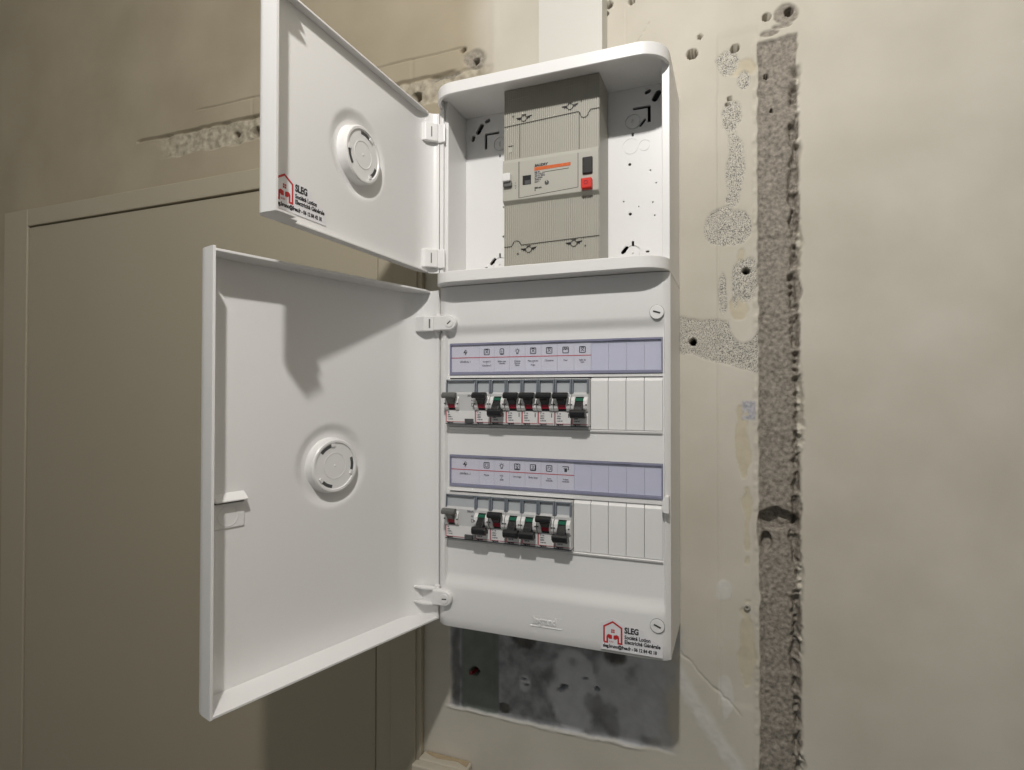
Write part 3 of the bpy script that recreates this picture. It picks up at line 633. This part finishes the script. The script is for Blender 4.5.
# icons for the label strips, drawn with strokes around (0,0), about 6 mm
def icon(kind, cx, cz, y0, y1):
    m_ = MB(); s = 0.0030; w = 0.00075
    S = lambda pts, closed=False, ww=w: m_.stroke([(cx + a * s, cz + b * s) for a, b in pts], ww, y0, y1, closed)
    rr = lambda: m_.stroke(rrect(cx - s, cx + s, cz - s, cz + s, 0.0007, 3), w, y0, y1, True)
    if kind == 'bolt':
        m_.prism([(cx + a * s, cz + b * s) for a, b in ((0.15, 1.0), (-0.65, -0.1), (-0.05, -0.1))], 'y', y0, y1); m_.prism([(cx + a * s, cz + b * s) for a, b in ((-0.15, -1.0), (0.65, 0.1), (0.05, 0.1))], 'y', y0, y1)
        S([(0.25, 0.95), (0.75, 0.1), (-0.05, -0.95)], ww=0.0004); S([(0.1, 0.9), (-0.7, -0.1), (-0.1, -0.2)], ww=0.0004)
    elif kind == 'oven_x': rr(); S([(-0.55, 0.55), (0, 0), (0.55, 0.55)], ww=0.0005); S([(-0.55, -0.55), (0, 0), (0.55, -0.55)], ww=0.0005); S([(-0.5, 0.75), (0.5, 0.75)])
    elif kind == 'tank': m_.stroke(rrect(cx - 0.7 * s, cx + 0.7 * s, cz - s, cz + s, 0.0012, 4), w, y0, y1, True); S([(0, 0.35), (0, -0.4)]); S([(-0.45, -0.75), (0.45, -0.75)])
    elif kind == 'lamp':
        m_.stroke(circle(cx, cz + 0.1 * s, 0.5 * s, 16, -50, 230), 0.0006, y0, y1); S([(-0.25, -0.35), (-0.25, -0.9)]); S([(0.25, -0.35), (0.25, -0.9)]); S([(-0.3, -0.85), (0.3, -0.85)])
        for a in (0, 45, 90, 135, 180): S([(0.72 * math.cos(R(a)), 0.1 + 0.72 * math.sin(R(a))), (1.0 * math.cos(R(a)), 0.1 + 1.0 * math.sin(R(a)))], ww=0.0004)
    elif kind == 'socket': rr(); m_.stroke(circle(cx, cz, 0.45 * s, 16), 0.0005, y0, y1, True); S([(-0.6, 0.8), (0.6, 0.8)]); S([(-0.6, -0.75), (0.6, -0.75)], ww=0.0005)
    elif kind == 'oven': rr(); S([(-0.95, 0.3), (0.95, 0.3)]); S([(-0.5, 0.65), (-0.1, 0.65)]); S([(0.1, 0.65), (0.5, 0.65)]); m_.prism([(cx - 0.35 * s, cz + 0.3 * s), (cx + 0.35 * s, cz + 0.3 * s), (cx, cz - 0.05 * s)], 'y', y0, y1)
    elif kind == 'hob': rr(); S([(-0.5, -0.5), (0.5, -0.5), (0.5, 0.5), (-0.5, 0.5)], True, 0.0004)
    elif kind == 'washer': rr(); S([(-0.6, 0.4), (-0.1, -0.1), (-0.1, -0.6)], ww=0.0005); S([(0.6, 0.4), (0.1, -0.1), (0.1, -0.6)], ww=0.0005); S([(-0.7, -0.75), (0.7, -0.75)]); S([(-0.3, 0.7), (0.3, 0.7)])
    elif kind == 'dryer': rr(); S([(-0.5, 0.5), (0.2, 0.5), (0.0, 0.0), (0.55, -0.55)], ww=0.0005); S([(-0.55, -0.6), (0.0, 0.0)], ww=0.0005); S([(0.8, 0.8), (0.8, -0.8)]); S([(-0.6, -0.8), (0.6, -0.8)])
    elif kind == 'dish': rr(); S([(-0.45, -0.5), (-0.45, 0.5), (0.0, 0.5), (0.0, 0.0)], ww=0.0005); S([(0.5, 0.5), (0.5, -0.3), (0.0, -0.5)], ww=0.0005)
    elif kind == 'shutter': S([(-1.1, 0.85), (1.0, 0.85), (1.0, -0.1), (0.7, -0.1)]); m_.prism([(cx + a * s, cz + b * s) for a, b in ((-0.75, 0.3), (0.5, 0.3), (0.5, -0.9), (-0.4, -0.9), (-0.4, 0.0))], 'y', y0, y1)
    return m_
LAB = ((('bolt', 'GÉNÉRAL 1'), ('oven_x', 'Couloir 5\n/\nChambre 2'), ('tank', 'Ballon eau\nchaude'), ('lamp', 'Cuisine\nEntrée\nSalon'), ('oven_x', 'Plaq cuisson\n+\nFrigo'), ('oven_x', 'Chambres'), ('oven', 'Four'), ('oven_x', 'Salle de\nbain')),
       (('bolt', 'GÉNÉRAL 2'), ('hob', 'Plaque'), ('lamp', 'WC\n+\nSDB'), ('washer', 'Lave linge'), ('dryer', 'Sèche linge'), ('dish', 'Lave\nvaisselle'), ('shutter', 'Volets\nroulants')))
for (a, b), labs in zip(STR, LAB):
    hm = MB()
    hm.box(-W13 + 0.0002, W13 - 0.0002, -0.0948, -0.0920, B_(a) + 0.0003, B_(b) - 0.0003)
    hm.box(-W13 + 0.0002, W13 - 0.0002, -0.1000, -0.0948, B_(a) + 0.0003, B_(a) + 0.0032); hm.box(-W13 + 0.0002, W13 - 0.0002, -0.1000, -0.0948, B_(b) - 0.0024, B_(b) - 0.0003)
    hm.box(-W13 + 0.0002, -W13 + 0.0016, -0.1000, -0.0948, B_(a) + 0.0032, B_(b) - 0.0024); hm.box(W13 - 0.0014, W13 - 0.0002, -0.1000, -0.0948, B_(a) + 0.0032, B_(b) - 0.0024)
    hd = hm.build('label_holder', 'holder', brd, bevel=0.0003)
    hd['label'] = 'lilac tinted label strip with icons above a row of breakers'
    zc = (a + b) / 2
    k = 0; xs = -W13 + 0.0018; z0, z1 = B_(a) + 0.0034, B_(b) - 0.0026
    while k < 13:
        wd_ = 2 if k == 0 else 1
        x0 = max(xs, -W13 + k * MOD + 0.0001); x1 = min(W13 - 0.0016, -W13 + (k + wd_) * MOD - 0.0001)
        printed = (k - 1 if k else 0) < len(labs)
        MB().box(x0, x1, -0.0982 if printed else -0.0978, -0.0949, z0, z1).build('label_card', 'paper' if printed else 'paper2', hd)
        if printed:
            ic, tx = labs[k - 1 if k else 0]
            cx = (x0 + x1) / 2
            icon(ic, cx, B_(zc + 0.0072), -0.0984, -0.0981).build('icon', 'ink', hd)
            text('label_lettering', tx, 0.0025 if k else 0.0028, (cx, -0.0983, B_(zc - 0.0040)), 'ink_blue', hd, 'CENTER', 0.00004, 0.92)
        k += wd_
    kend = len(labs) + 1
    MB().box(xs, -W13 + kend * MOD, -0.0984, -0.0981, B_(zc + 0.0010), B_(zc + 0.0018)).build('red_rule', 'pink', hd)
    MB().box(-W13 + 0.0017, W13 - 0.0015, -0.0996, -0.0990, B_(a) + 0.0033, B_(b) - 0.0025).build('clear_cover', 'clear', hd)
    for x in (-0.060, 0.010, 0.075):
        MB().box(x - 0.009, x + 0.009, -0.1004, -0.0996, B_(b) - 0.0018, B_(b) - 0.0003).build('snap_tab', 'holder', hd)

# screw caps on the faceplate
def screw_cap(x, z, r, ang, y=-0.1032):
    c = MB().lathe([(r, 0.001), (r, -0.0004), (r - 0.0004, -0.0006), (r - 0.0006, -0.0006), (r * 0.5, -0.0006), (0.0, -0.0006)], (x, y, B_(z)), 'y', 40).build('screw_cap', 'white', brd, smooth=True)
    MB().ring(circle(x, B_(z), r + 0.0003, 40), circle(x, B_(z), r, 40), 'y', y - 0.0002, y + 0.0006).build('cap_groove', 'midgrey', c)
    dx, dz_ = 0.0034 * math.cos(R(ang)), 0.0034 * math.sin(R(ang))
    MB().stroke([(x - dx, B_(z) - dz_), (x + dx, B_(z) + dz_)], 0.0014, y - 0.0010, y - 0.0004).build('cap_slot', 'seam', c)
screw_cap(0.1090, 0.0760, 0.0066, -18); screw_cap(0.1090, -0.2222, 0.0066, -22)
# hinge lugs with caps, left side of the faceplate
for x, z, ang in ((-0.1100, 0.0746, 40), (-0.1150, -0.2240, 5)):
    pts = [(XL - 0.003, B_(z) - 0.0080), (x, B_(z) - 0.0080)] + [(x + 0.0080 * math.cos(R(t)), B_(z) + 0.0080 * math.sin(R(t))) for t in range(-80, 81, 16)] + [(x, B_(z) + 0.0080), (XL - 0.003, B_(z) + 0.0080)]
    lg = MB().prism(pts, 'y', -0.1000, -0.1090).build('hinge_lug', 'white', brd, bevel=0.0014, seg=3)
    MB().lathe([(0.0052, 0.0), (0.0052, -0.0006), (0.0048, -0.0009), (0.0, -0.0009)], (x, -0.1088, B_(z)), 'y', 32).build('lug_cap', 'white', lg, smooth=True)
    dx, dz_ = 0.0026 * math.cos(R(ang)), 0.0026 * math.sin(R(ang))
    MB().stroke([(x - dx, B_(z) - dz_), (x + dx, B_(z) + dz_)], 0.0012, -0.1099, -0.1094).build('lug_slot', 'seam', lg)
# door catch on the right edge
cz = -0.1060
MB().prism([(0.1135, B_(cz - 0.004)), (0.1150, B_(cz - 0.0085)), (0.1205, B_(cz - 0.0090)), (0.1205, B_(cz + 0.0080)), (0.1175, B_(cz + 0.0085)), (0.1145, B_(cz + 0.0040))], 'y', -0.1005, -0.1085).build('door_catch', 'white', brd, bevel=0.0012, seg=3)
# raised maker's lettering
MB().box(-0.0190, 0.0152, -0.1038, -0.1030, B_(-0.2405), B_(-0.2397)).build('logo_bar', 'white', brd, bevel=0.0002)
MB().box(-0.0190, 0.0152, -0.1034, -0.1030, B_(-0.2300), B_(-0.2295)).build('logo_bar', 'white2', brd)
lt = text('logo_lettering', 'legrand', 0.0098, (-0.0160, -0.1036, B_(-0.2370)), 'white2', brd, 'LEFT', 0.0002, 0.88)
lt.scale = (1, 8, 1)

# board door
d_l = 0.032
ldoor = empty('door', (AX[0], AX[1], 0), R(-LD_ANG), brd)
zb, zt = B_(-0.2505), B_(0.1120)
vs, fs, prof = door_shell(Wd, d_l, zb, zt, 0.030, 0.020, [(0.1150, B_(-0.0725), 0.030, 0.042, 0.0042)], nz=150)
ds = MB().add(vs, fs).build('door_skin', 'white', ldoor, smooth=True); so = ds.modifiers.new('solid', 'SOLIDIFY'); so.thickness = 0.0022; so.offset = 1.0
bake(ds)
for z0, z1 in ((zb, zb + 0.0022), (zt - 0.0022, zt)):
    rv = 0.0 if z0 < 0.1 else 0.0075
    pr = [p_ for p_ in prof if p_[1] >= rv]
    flange(ldoor, pr, d_l, z0, z1, [(Wd - 0.004, rv), (pr[0][0] + 0.010, rv)], 'rim')
boss(ldoor, 0.1150, B_(-0.0725), d_l, tilt=40)
# finger latch near the free edge
lz = B_(-0.1020)
la = MB().box(0.2040, 0.2300, -d_l - 0.0005, -d_l + 0.0012, lz - 0.0125, lz + 0.0085); la.build('latch_plate', 'white', ldoor, bevel=0.0008)
MB().prism([(-d_l, lz + 0.0175), (-d_l + 0.0075, lz + 0.0118), (-d_l + 0.0075, lz + 0.0105), (-d_l, lz + 0.0105)], 'x', 0.2040, 0.2310).build('latch_ledge', 'white', ldoor, bevel=0.0005)
MB().box(0.2045, 0.2300, -d_l + 0.0001, -d_l + 0.0014, lz + 0.0086, lz + 0.0104).build('latch_slot', 'midgrey', ldoor)
MB().ring(circle(0.2180, lz - 0.002, 0.0088, 32), circle(0.2180, lz - 0.002, 0.0083, 32), 'y', -d_l + 0.001, -d_l + 0.0015).build('latch_ring', 'white2', ldoor)
# hinge brackets on the door
for z in (0.0746, -0.2240):
    zz = B_(z)
    if z > 0:
        MB().prism([(0.001, -0.0005), (0.006, 0.0016), (0.0130, -0.0105), (0.0130, -0.0235), (0.005, -0.0170)], 'z', zz - 0.0082, zz + 0.0082).build('hinge_block', 'white', ldoor, bevel=0.0010)
        MB().prism([(0.0094, -0.0038), (0.0102, -0.0052), (0.0097, -0.0056), (0.0089, -0.0042)], 'z', zz - 0.0050, zz + 0.0050).build('hinge_slit', 'midgrey', ldoor)
    else:
        for k in (-1, 1):
            MB().prism([(0.001, -0.0005), (0.006, 0.0022), (0.0130, -0.0105), (0.0130, -0.0245), (0.005, -0.0170)], 'z', zz + k * 0.0082 - 0.0011, zz + k * 0.0082 + 0.0011).build('hinge_fin', 'white', ldoor, bevel=0.0004)
    MB().box(0.0035, 0.0060, -0.018, 0.0005, zz - 0.0072, zz + 0.0072).build('hinge_web', 'white', ldoor, bevel=0.0004)
    MB().tube([(0.0010, 0.0, zz - 0.0110), (0.0010, 0.0, zz + 0.0110)], 0.0030, 14).build('hinge_pin', 'white', ldoor, smooth=True)

# ------------------------------------------------------------------ modular breakers in the rows
def make_mcb(w, up_, rcd=False):
    """origin at the bottom centre of the module, front housing at y = 0 (world -0.1035)"""
    t = empty('residual_current_breaker' if rcd else 'circuit_breaker')
    hw = w / 2 - 0.00018; D = 0.060
    hs = MB()
    hs.prism([(0.055, 0.0008), (0.0, 0.0008), (0.0, 0.0325), (0.0028, 0.0345), (0.0034, 0.0462), (0.0006, 0.0474), (0.0006, 0.0484), (0.055, 0.0484)], 'x', -hw, hw)
    hs.build('housing', 'mcb', t, bevel=0.0003)
    # recessed blue grey top and dark frame
    MB().prism([(0.0026, 0.0348), (0.0031, 0.0452), (0.0040, 0.0452), (0.0040, 0.0348)], 'x', -hw + (0.0020 if not rcd else 0.0008), hw - (0.0020 if not rcd else 0.0008)).build('top_recess', 'mcb_top', t)
    fr = MB(); e = 0.0020
    for s in (-1, 1):
        fr.prism([(-0.0004, 0.0335), (0.0006, 0.0478), (0.0040, 0.0478), (0.0040, 0.0335)], 'x', s * hw, s * (hw - e * (0.9 if not rcd else 0.4)))
    fr.box(-hw + e, hw - e, 0.0004, 0.0040, 0.0460, 0.0476)
    fr.build('top_frame', 'mcb_gap', t, bevel=0.0003)
    MB().box(-hw, hw, -0.0005, 0.0400, 0.0000, 0.0010).build('base_edge', 'darkgrey', t)
    MB().box(-hw, hw, 0.0030, 0.0400, -0.0026, -0.0001).build('clip_edge', 'mcb', t)
    tx = 0.0 if not rcd else -w / 2 + 0.0087
    # collar: two rounded white lugs either side of the toggle slot
    for s in (-1, 1):
        xa, xb = tx + s * 0.0042, tx + s * (0.0084 if not rcd else 0.0080)
        pts = [(0.001, 0.0150), (-0.0020, 0.0155), (-0.0040, 0.0185), (-0.0047, 0.0222), (-0.0040, 0.0262), (-0.0020, 0.0292), (0.001, 0.0300)]
        lg = MB().prism(pts, 'x', xa, xb).build('collar_lug', 'mcb_white', t, bevel=0.0005)
        MB().box(tx + s * 0.0074 - 0.0008, tx + s * 0.0074 + 0.0008, -0.0049, -0.0040, 0.0216, 0.0228).build('lug_mark', 'ink', lg)
    MB().box(tx - 0.0042, tx + 0.0042, -0.0006, 0.002, 0.0155, 0.0300).build('toggle_slot', 'black', t)
    if up_:
        MB().prism([(0.001, 0.0172), (-0.0030, 0.0180), (-0.0036, 0.0222), (0.001, 0.0225)], 'x', tx - 0.0040, tx + 0.0040).build('indicator_flag', 'flag_red', t)
        tg = MB().prism([(0.001, 0.0222), (-0.0042, 0.0218), (-0.0092, 0.0262), (-0.0118, 0.0298), (-0.0120, 0.0318), (-0.0098, 0.0338), (-0.0060, 0.0318), (0.001, 0.0300)], 'x', tx - 0.0041, tx + 0.0041)
        tg.prism([(-0.0060, 0.0286), (-0.0118, 0.0280), (-0.0130, 0.0298), (-0.0128, 0.0322), (-0.0100, 0.0345), (-0.0062, 0.0338)], 'x', tx - 0.0078, tx + 0.0078)
    else:
        MB().prism([(0.001, 0.0290), (-0.0028, 0.0285), (-0.0034, 0.0260), (0.001, 0.0256)], 'x', tx - 0.0040, tx + 0.0040).build('indicator_flag', 'flag_green', t)
        tg = MB().prism([(0.001, 0.0258), (-0.0040, 0.0256), (-0.0088, 0.0204), (-0.0112, 0.0152), (-0.0100, 0.0118), (-0.0050, 0.0136), (0.001, 0.0160)], 'x', tx - 0.0041, tx + 0.0041)
        tg.prism([(-0.0050, 0.0172), (-0.0108, 0.0176), (-0.0128, 0.0152), (-0.0124, 0.0110), (-0.0098, 0.0088), (-0.0050, 0.0108)], 'x', tx - 0.0078, tx + 0.0078)
    tg.build('toggle', 'midgrey' if rcd else 'black', t, bevel=0.0007)
    # printed plate
    MB().box(-hw + 0.0012, hw - 0.0004, -0.00035, 0.001, 0.0030, 0.0146).build('rating_plate', 'mcb_white', t)
    MB().box(-hw + 0.0004, -hw + 0.0012, -0.00035, 0.001, 0.0030, 0.0146).build('red_line', 'pink', t)
    MB().box(-hw + 0.0004, hw - 0.0008, -0.00045, 0.001, 0.0026, 0.0030).build('red_line', 'pink', t)
    for s, z, sz, xo in (('C 16', 0.0122, 0.0022, 0.0024), ('230V~', 0.0098, 0.0018, 0.0024), ('6000', 0.0074, 0.0021, 0.0024), ('4 069 00', 0.0050, 0.0017, 0.0024)):
        if rcd: s = {'C 16': '2P', '230V~': '40A', '6000': '230V~', '4 069 00': '4 116 38'}[s]
        text('lettering', s, sz, (-hw + xo, -0.0005, z), 'ink_blue', t, 'LEFT', 0.00005)
    text('lettering', 'legrand', 0.0024, (-hw + 0.0020, -0.0005, 0.0016), 'ink', t, 'LEFT', 0.00008)
    if rcd:
        MB().box(hw - 0.0112, hw - 0.0016, -0.0024, 0.001, 0.0016, 0.0062).build('test_button', 'darkgrey', t, bevel=0.0004)
        text('lettering', '30mA', 0.0032, (hw - 0.0012, -0.0002, 0.0296), 'ink_blue', t, 'RIGHT', 0.00005)
        text('lettering', 'AC', 0.0024, (hw - 0.0012, -0.0002, 0.0250), 'ink_blue', t, 'RIGHT', 0.00005)
        MB().stroke([(hw - 0.0040, 0.0195), (hw - 0.0016, 0.0195), (hw - 0.0016, 0.0225), (hw - 0.0040, 0.0225)], 0.0004, -0.0002, 0.001, True).build('symbol', 'ink_blue', t)
        text('lettering', 'Test', 0.0024, (hw - 0.0022, -0.0002, 0.0075), 'ink_blue', t, 'RIGHT', 0.00004)
        MB().box(hw - 0.0026, hw - 0.0016, -0.0002, 0.001, 0.0088, 0.0128).build('symbol', 'ink', t)
    else:
        MB().stroke([(hw - 0.0026, 0.0090), (hw - 0.0026, 0.0132)], 0.0009, -0.0005, 0.001).build('symbol', 'ink', t)
    return t
proto = {True: make_mcb(MOD, True), False: make_mcb(MOD, False)}
rp = make_mcb(2 * MOD, True, True)
used = set()
ORD = ('first', 'second', 'third', 'fourth', 'fifth', 'sixth', 'seventh')
NAMES = (('socket', 'water heater', 'lighting', 'hob', 'bedroom', 'oven', 'bathroom'), ('hob', 'lighting', 'washing machine', 'dryer', 'dishwasher', 'shutter'))
STATES = ((1, 0, 1, 1, 1, 1, 0), (0, 1, 0, 0, 1, 0))
for ri, ((a, b), st_) in enumerate(zip(ROWS, STATES)):
    z0 = a + 0.0030
    row = ('upper', 'lower')[ri]
    q = rp if ri == 0 else copy_tree(rp)
    q.location = (-W13 + MOD, -0.1085, z0)
    tag(q, f'wide residual current breaker with grey toggle at the left end of the {row} row', 'circuit breaker', 'residual current breakers')
    for k, s in enumerate(st_):
        s = bool(s)
        c = proto[s] if s not in used else copy_tree(proto[s]); used.add(s)
        c.location = (-W13 + MOD * (2.5 + k), -0.1085, z0)
        end = '' if k == len(st_) - 1 else ''
        tag(c, f'{ORD[k]} single breaker right of the residual current breaker, {row} row, toggle {"up" if s else "down"}{end}', 'circuit breaker', f'single circuit breakers of the {row} row')

# ------------------------------------------------------------------ company stickers
def make_sticker(label):
    t = empty('sticker'); tag(t, label, 'sticker')
    y = -0.0002
    MB().prism(rrect(-0.0015, 0.0568, -0.0020, 0.0082, 0.0015) if False else [(-0.0020, -0.0022), (0.0572, -0.0022), (0.0572, 0.0095), (0.0400, 0.0165), (0.0400, 0.0210), (0.0210, 0.0235), (0.0098, 0.0290), (-0.0020, 0.0235)], 'y', y, 0.0).build('backing', 'sticker', t)
    y1, y2 = y - 0.00012, y + 0.0001
    MB().stroke([(0.0012, 0.0052), (0.0012, 0.0203), (0.0098, 0.0254), (0.0184, 0.0203), (0.0184, 0.0052), (0.0152, 0.0052), (0.0152, 0.0112)], 0.0016, y1, y2).build('house_outline', 'redink', t)
    MB().stroke([(0.0012, 0.0052), (0.0044, 0.0052), (0.0044, 0.0112)], 0.0016, y1, y2).build('house_outline', 'redink', t)
    for i in (0, 1):
        for j in (0, 1): MB().box(0.0082 + i * 0.0019, 0.0097 + i * 0.0019, y1, y2, 0.0148 + j * 0.0019, 0.0163 + j * 0.0019).build('house_window', 'redink', t)
    MB().prism([(0.0038, 0.0120), (0.0058, 0.0132), (0.0090, 0.0124), (0.0092, 0.0088), (0.0066, 0.0086), (0.0050, 0.0100)], 'y', y1, y2).build('logo_hand', 'redink', t)
    MB().prism([(0.0158, 0.0120), (0.0138, 0.0132), (0.0106, 0.0124), (0.0104, 0.0088), (0.0130, 0.0086), (0.0146, 0.0100)], 'y', y1, y2).build('logo_hand', 'redink', t)
    text('lettering', 'SLEG', 0.0020, (0.0060, y1, 0.0056), 'redink', t, 'LEFT', 0.0)
    for s, sz, x, z, bo, sx in (('SLEG', 0.0078, 0.0212, 0.0163, 0.00032, 0.80), ('Société Lotion', 0.0049, 0.0212, 0.0108, 0.00016, 0.86), ('Electricité Générale', 0.0049, 0.0212, 0.0062, 0.00016, 0.86), ('sleg.bruno@free.fr - 06 12 84 42 18', 0.0044, 0.0002, 0.0004, 0.00018, 0.80)):
        text('lettering', s, sz, (x, y1, z), 'ink', t, 'LEFT', bo, sx)
    return t
s1 = make_sticker('company sticker with red house logo on the lower right of the board faceplate'); s1.location = (0.0568, -0.1034, -0.2498); s1['group'] = 'company stickers'
s2 = copy_tree(s1); s2['label'] = 'company sticker with red house logo on the inside of the upper open door'
a = R(-UD_ANG); ux, uy = math.cos(a), math.sin(a)       # door x axis in the world
lx, ly = 0.2232, -d_u + 0.0003
s2.location = (AX[0] + ux * lx - uy * ly, AX[1] + uy * lx + ux * ly, 0.1432); s2.rotation_euler = (0, 0, a + math.pi)

# ------------------------------------------------------------------ trunking, old box, wire, dowel, lamp
tr = empty('cable_trunking', (0, 0, 0.3272)); tag(tr, 'white plastic cable trunking rising from the enclosure to the ceiling', 'trunking')
tz = 1.05 - 0.3272
MB().box(-0.0330, 0.0402, 0.0, -0.0270, 0.0, tz).build('base', 'duct', tr, bevel=0.0006)
MB().prism([(-0.0338, -0.0240), (-0.0338, -0.0325), (0.0410, -0.0325), (0.0410, -0.0240), (0.0404, -0.0240), (0.0404, -0.0272), (-0.0332, -0.0272), (-0.0332, -0.0240)], 'z', 0.0, tz).build('cover', 'duct', tr, bevel=0.0005)

jb = empty('junction_box', (-0.166, 0, -0.537)); tag(jb, 'small cream box on the wall at the bottom left of the grey patch', 'box')
MB().box(-0.034, 0.034, 0.0, -0.018, 0.0, 0.0700).build('case', 'jbox', jb, bevel=0.0025)
MB().box(-0.0365, 0.0365, -0.018, -0.030, -0.004, 0.0690).build('lid', 'jbox', jb, bevel=0.002)
MB().prism([(-0.030, -0.004), (-0.012, -0.010), (0.016, -0.006), (0.031, -0.012), (0.031, -0.001), (-0.030, -0.001)], 'z', 0.0699, 0.0706).build('stain', 'jstain', jb)

wi = MB().tube([(-0.1300, 0.012, -0.3537), (-0.1302, -0.001, -0.3534), (-0.1306, -0.006, -0.3524), (-0.1304, -0.010, -0.3506)], 0.0022, 10).build('wire_stub', 'wire_red', smooth=True)
tag(wi, 'short dark red wire stub poking out of the grey patch below the board', 'wire')
dw = MB().lathe([(0.0034, 0.004), (0.0034, -0.0015), (0.0026, -0.0022), (0.0016, -0.0022), (0.0014, 0.002), (0.0, 0.002)], (0.1894, 0.0, -0.2291), 'y', 24).build('wall_plug', 'dowel', smooth=True)
tag(dw, 'small grey wall plug in the plaster strip beside the cement chase', 'wall plug')

lm = empty('pendant_lamp', (LAMP[0], LAMP[1], 1.05)); tag(lm, 'bare bulb hanging on a black cord from the ceiling', 'lamp')
MB().lathe([(0.04, 0.0), (0.04, -0.012), (0.012, -0.03), (0.0, -0.03)], (0, 0, 0), 'z', 32).build('ceiling_rose', 'ceil', lm, smooth=True)
dzl = LAMP[2] - 1.05
MB().tube([(0, 0, -0.02), (0, 0, dzl + 0.10)], 0.003, 10).build('cord', 'cord', lm, smooth=True)
MB().lathe([(0.006, 0.11), (0.018, 0.095), (0.018, 0.050), (0.014, 0.046), (0.0, 0.046)], (0, 0, dzl), 'z', 28).build('socket', 'cord', lm, smooth=True)
MB().lathe([(0.012, 0.050), (0.013, 0.036), (0.020, 0.030), (0.021, 0.026), (0.0, 0.026)], (0, 0, dzl), 'z', 28).build('bulb', 'bulb', lm, smooth=True)

# ------------------------------------------------------------------ lift everything to its height above the floor
for o in list(sc.objects):
    if o.parent is None and o.type in ('MESH', 'EMPTY'): o.location.z += H
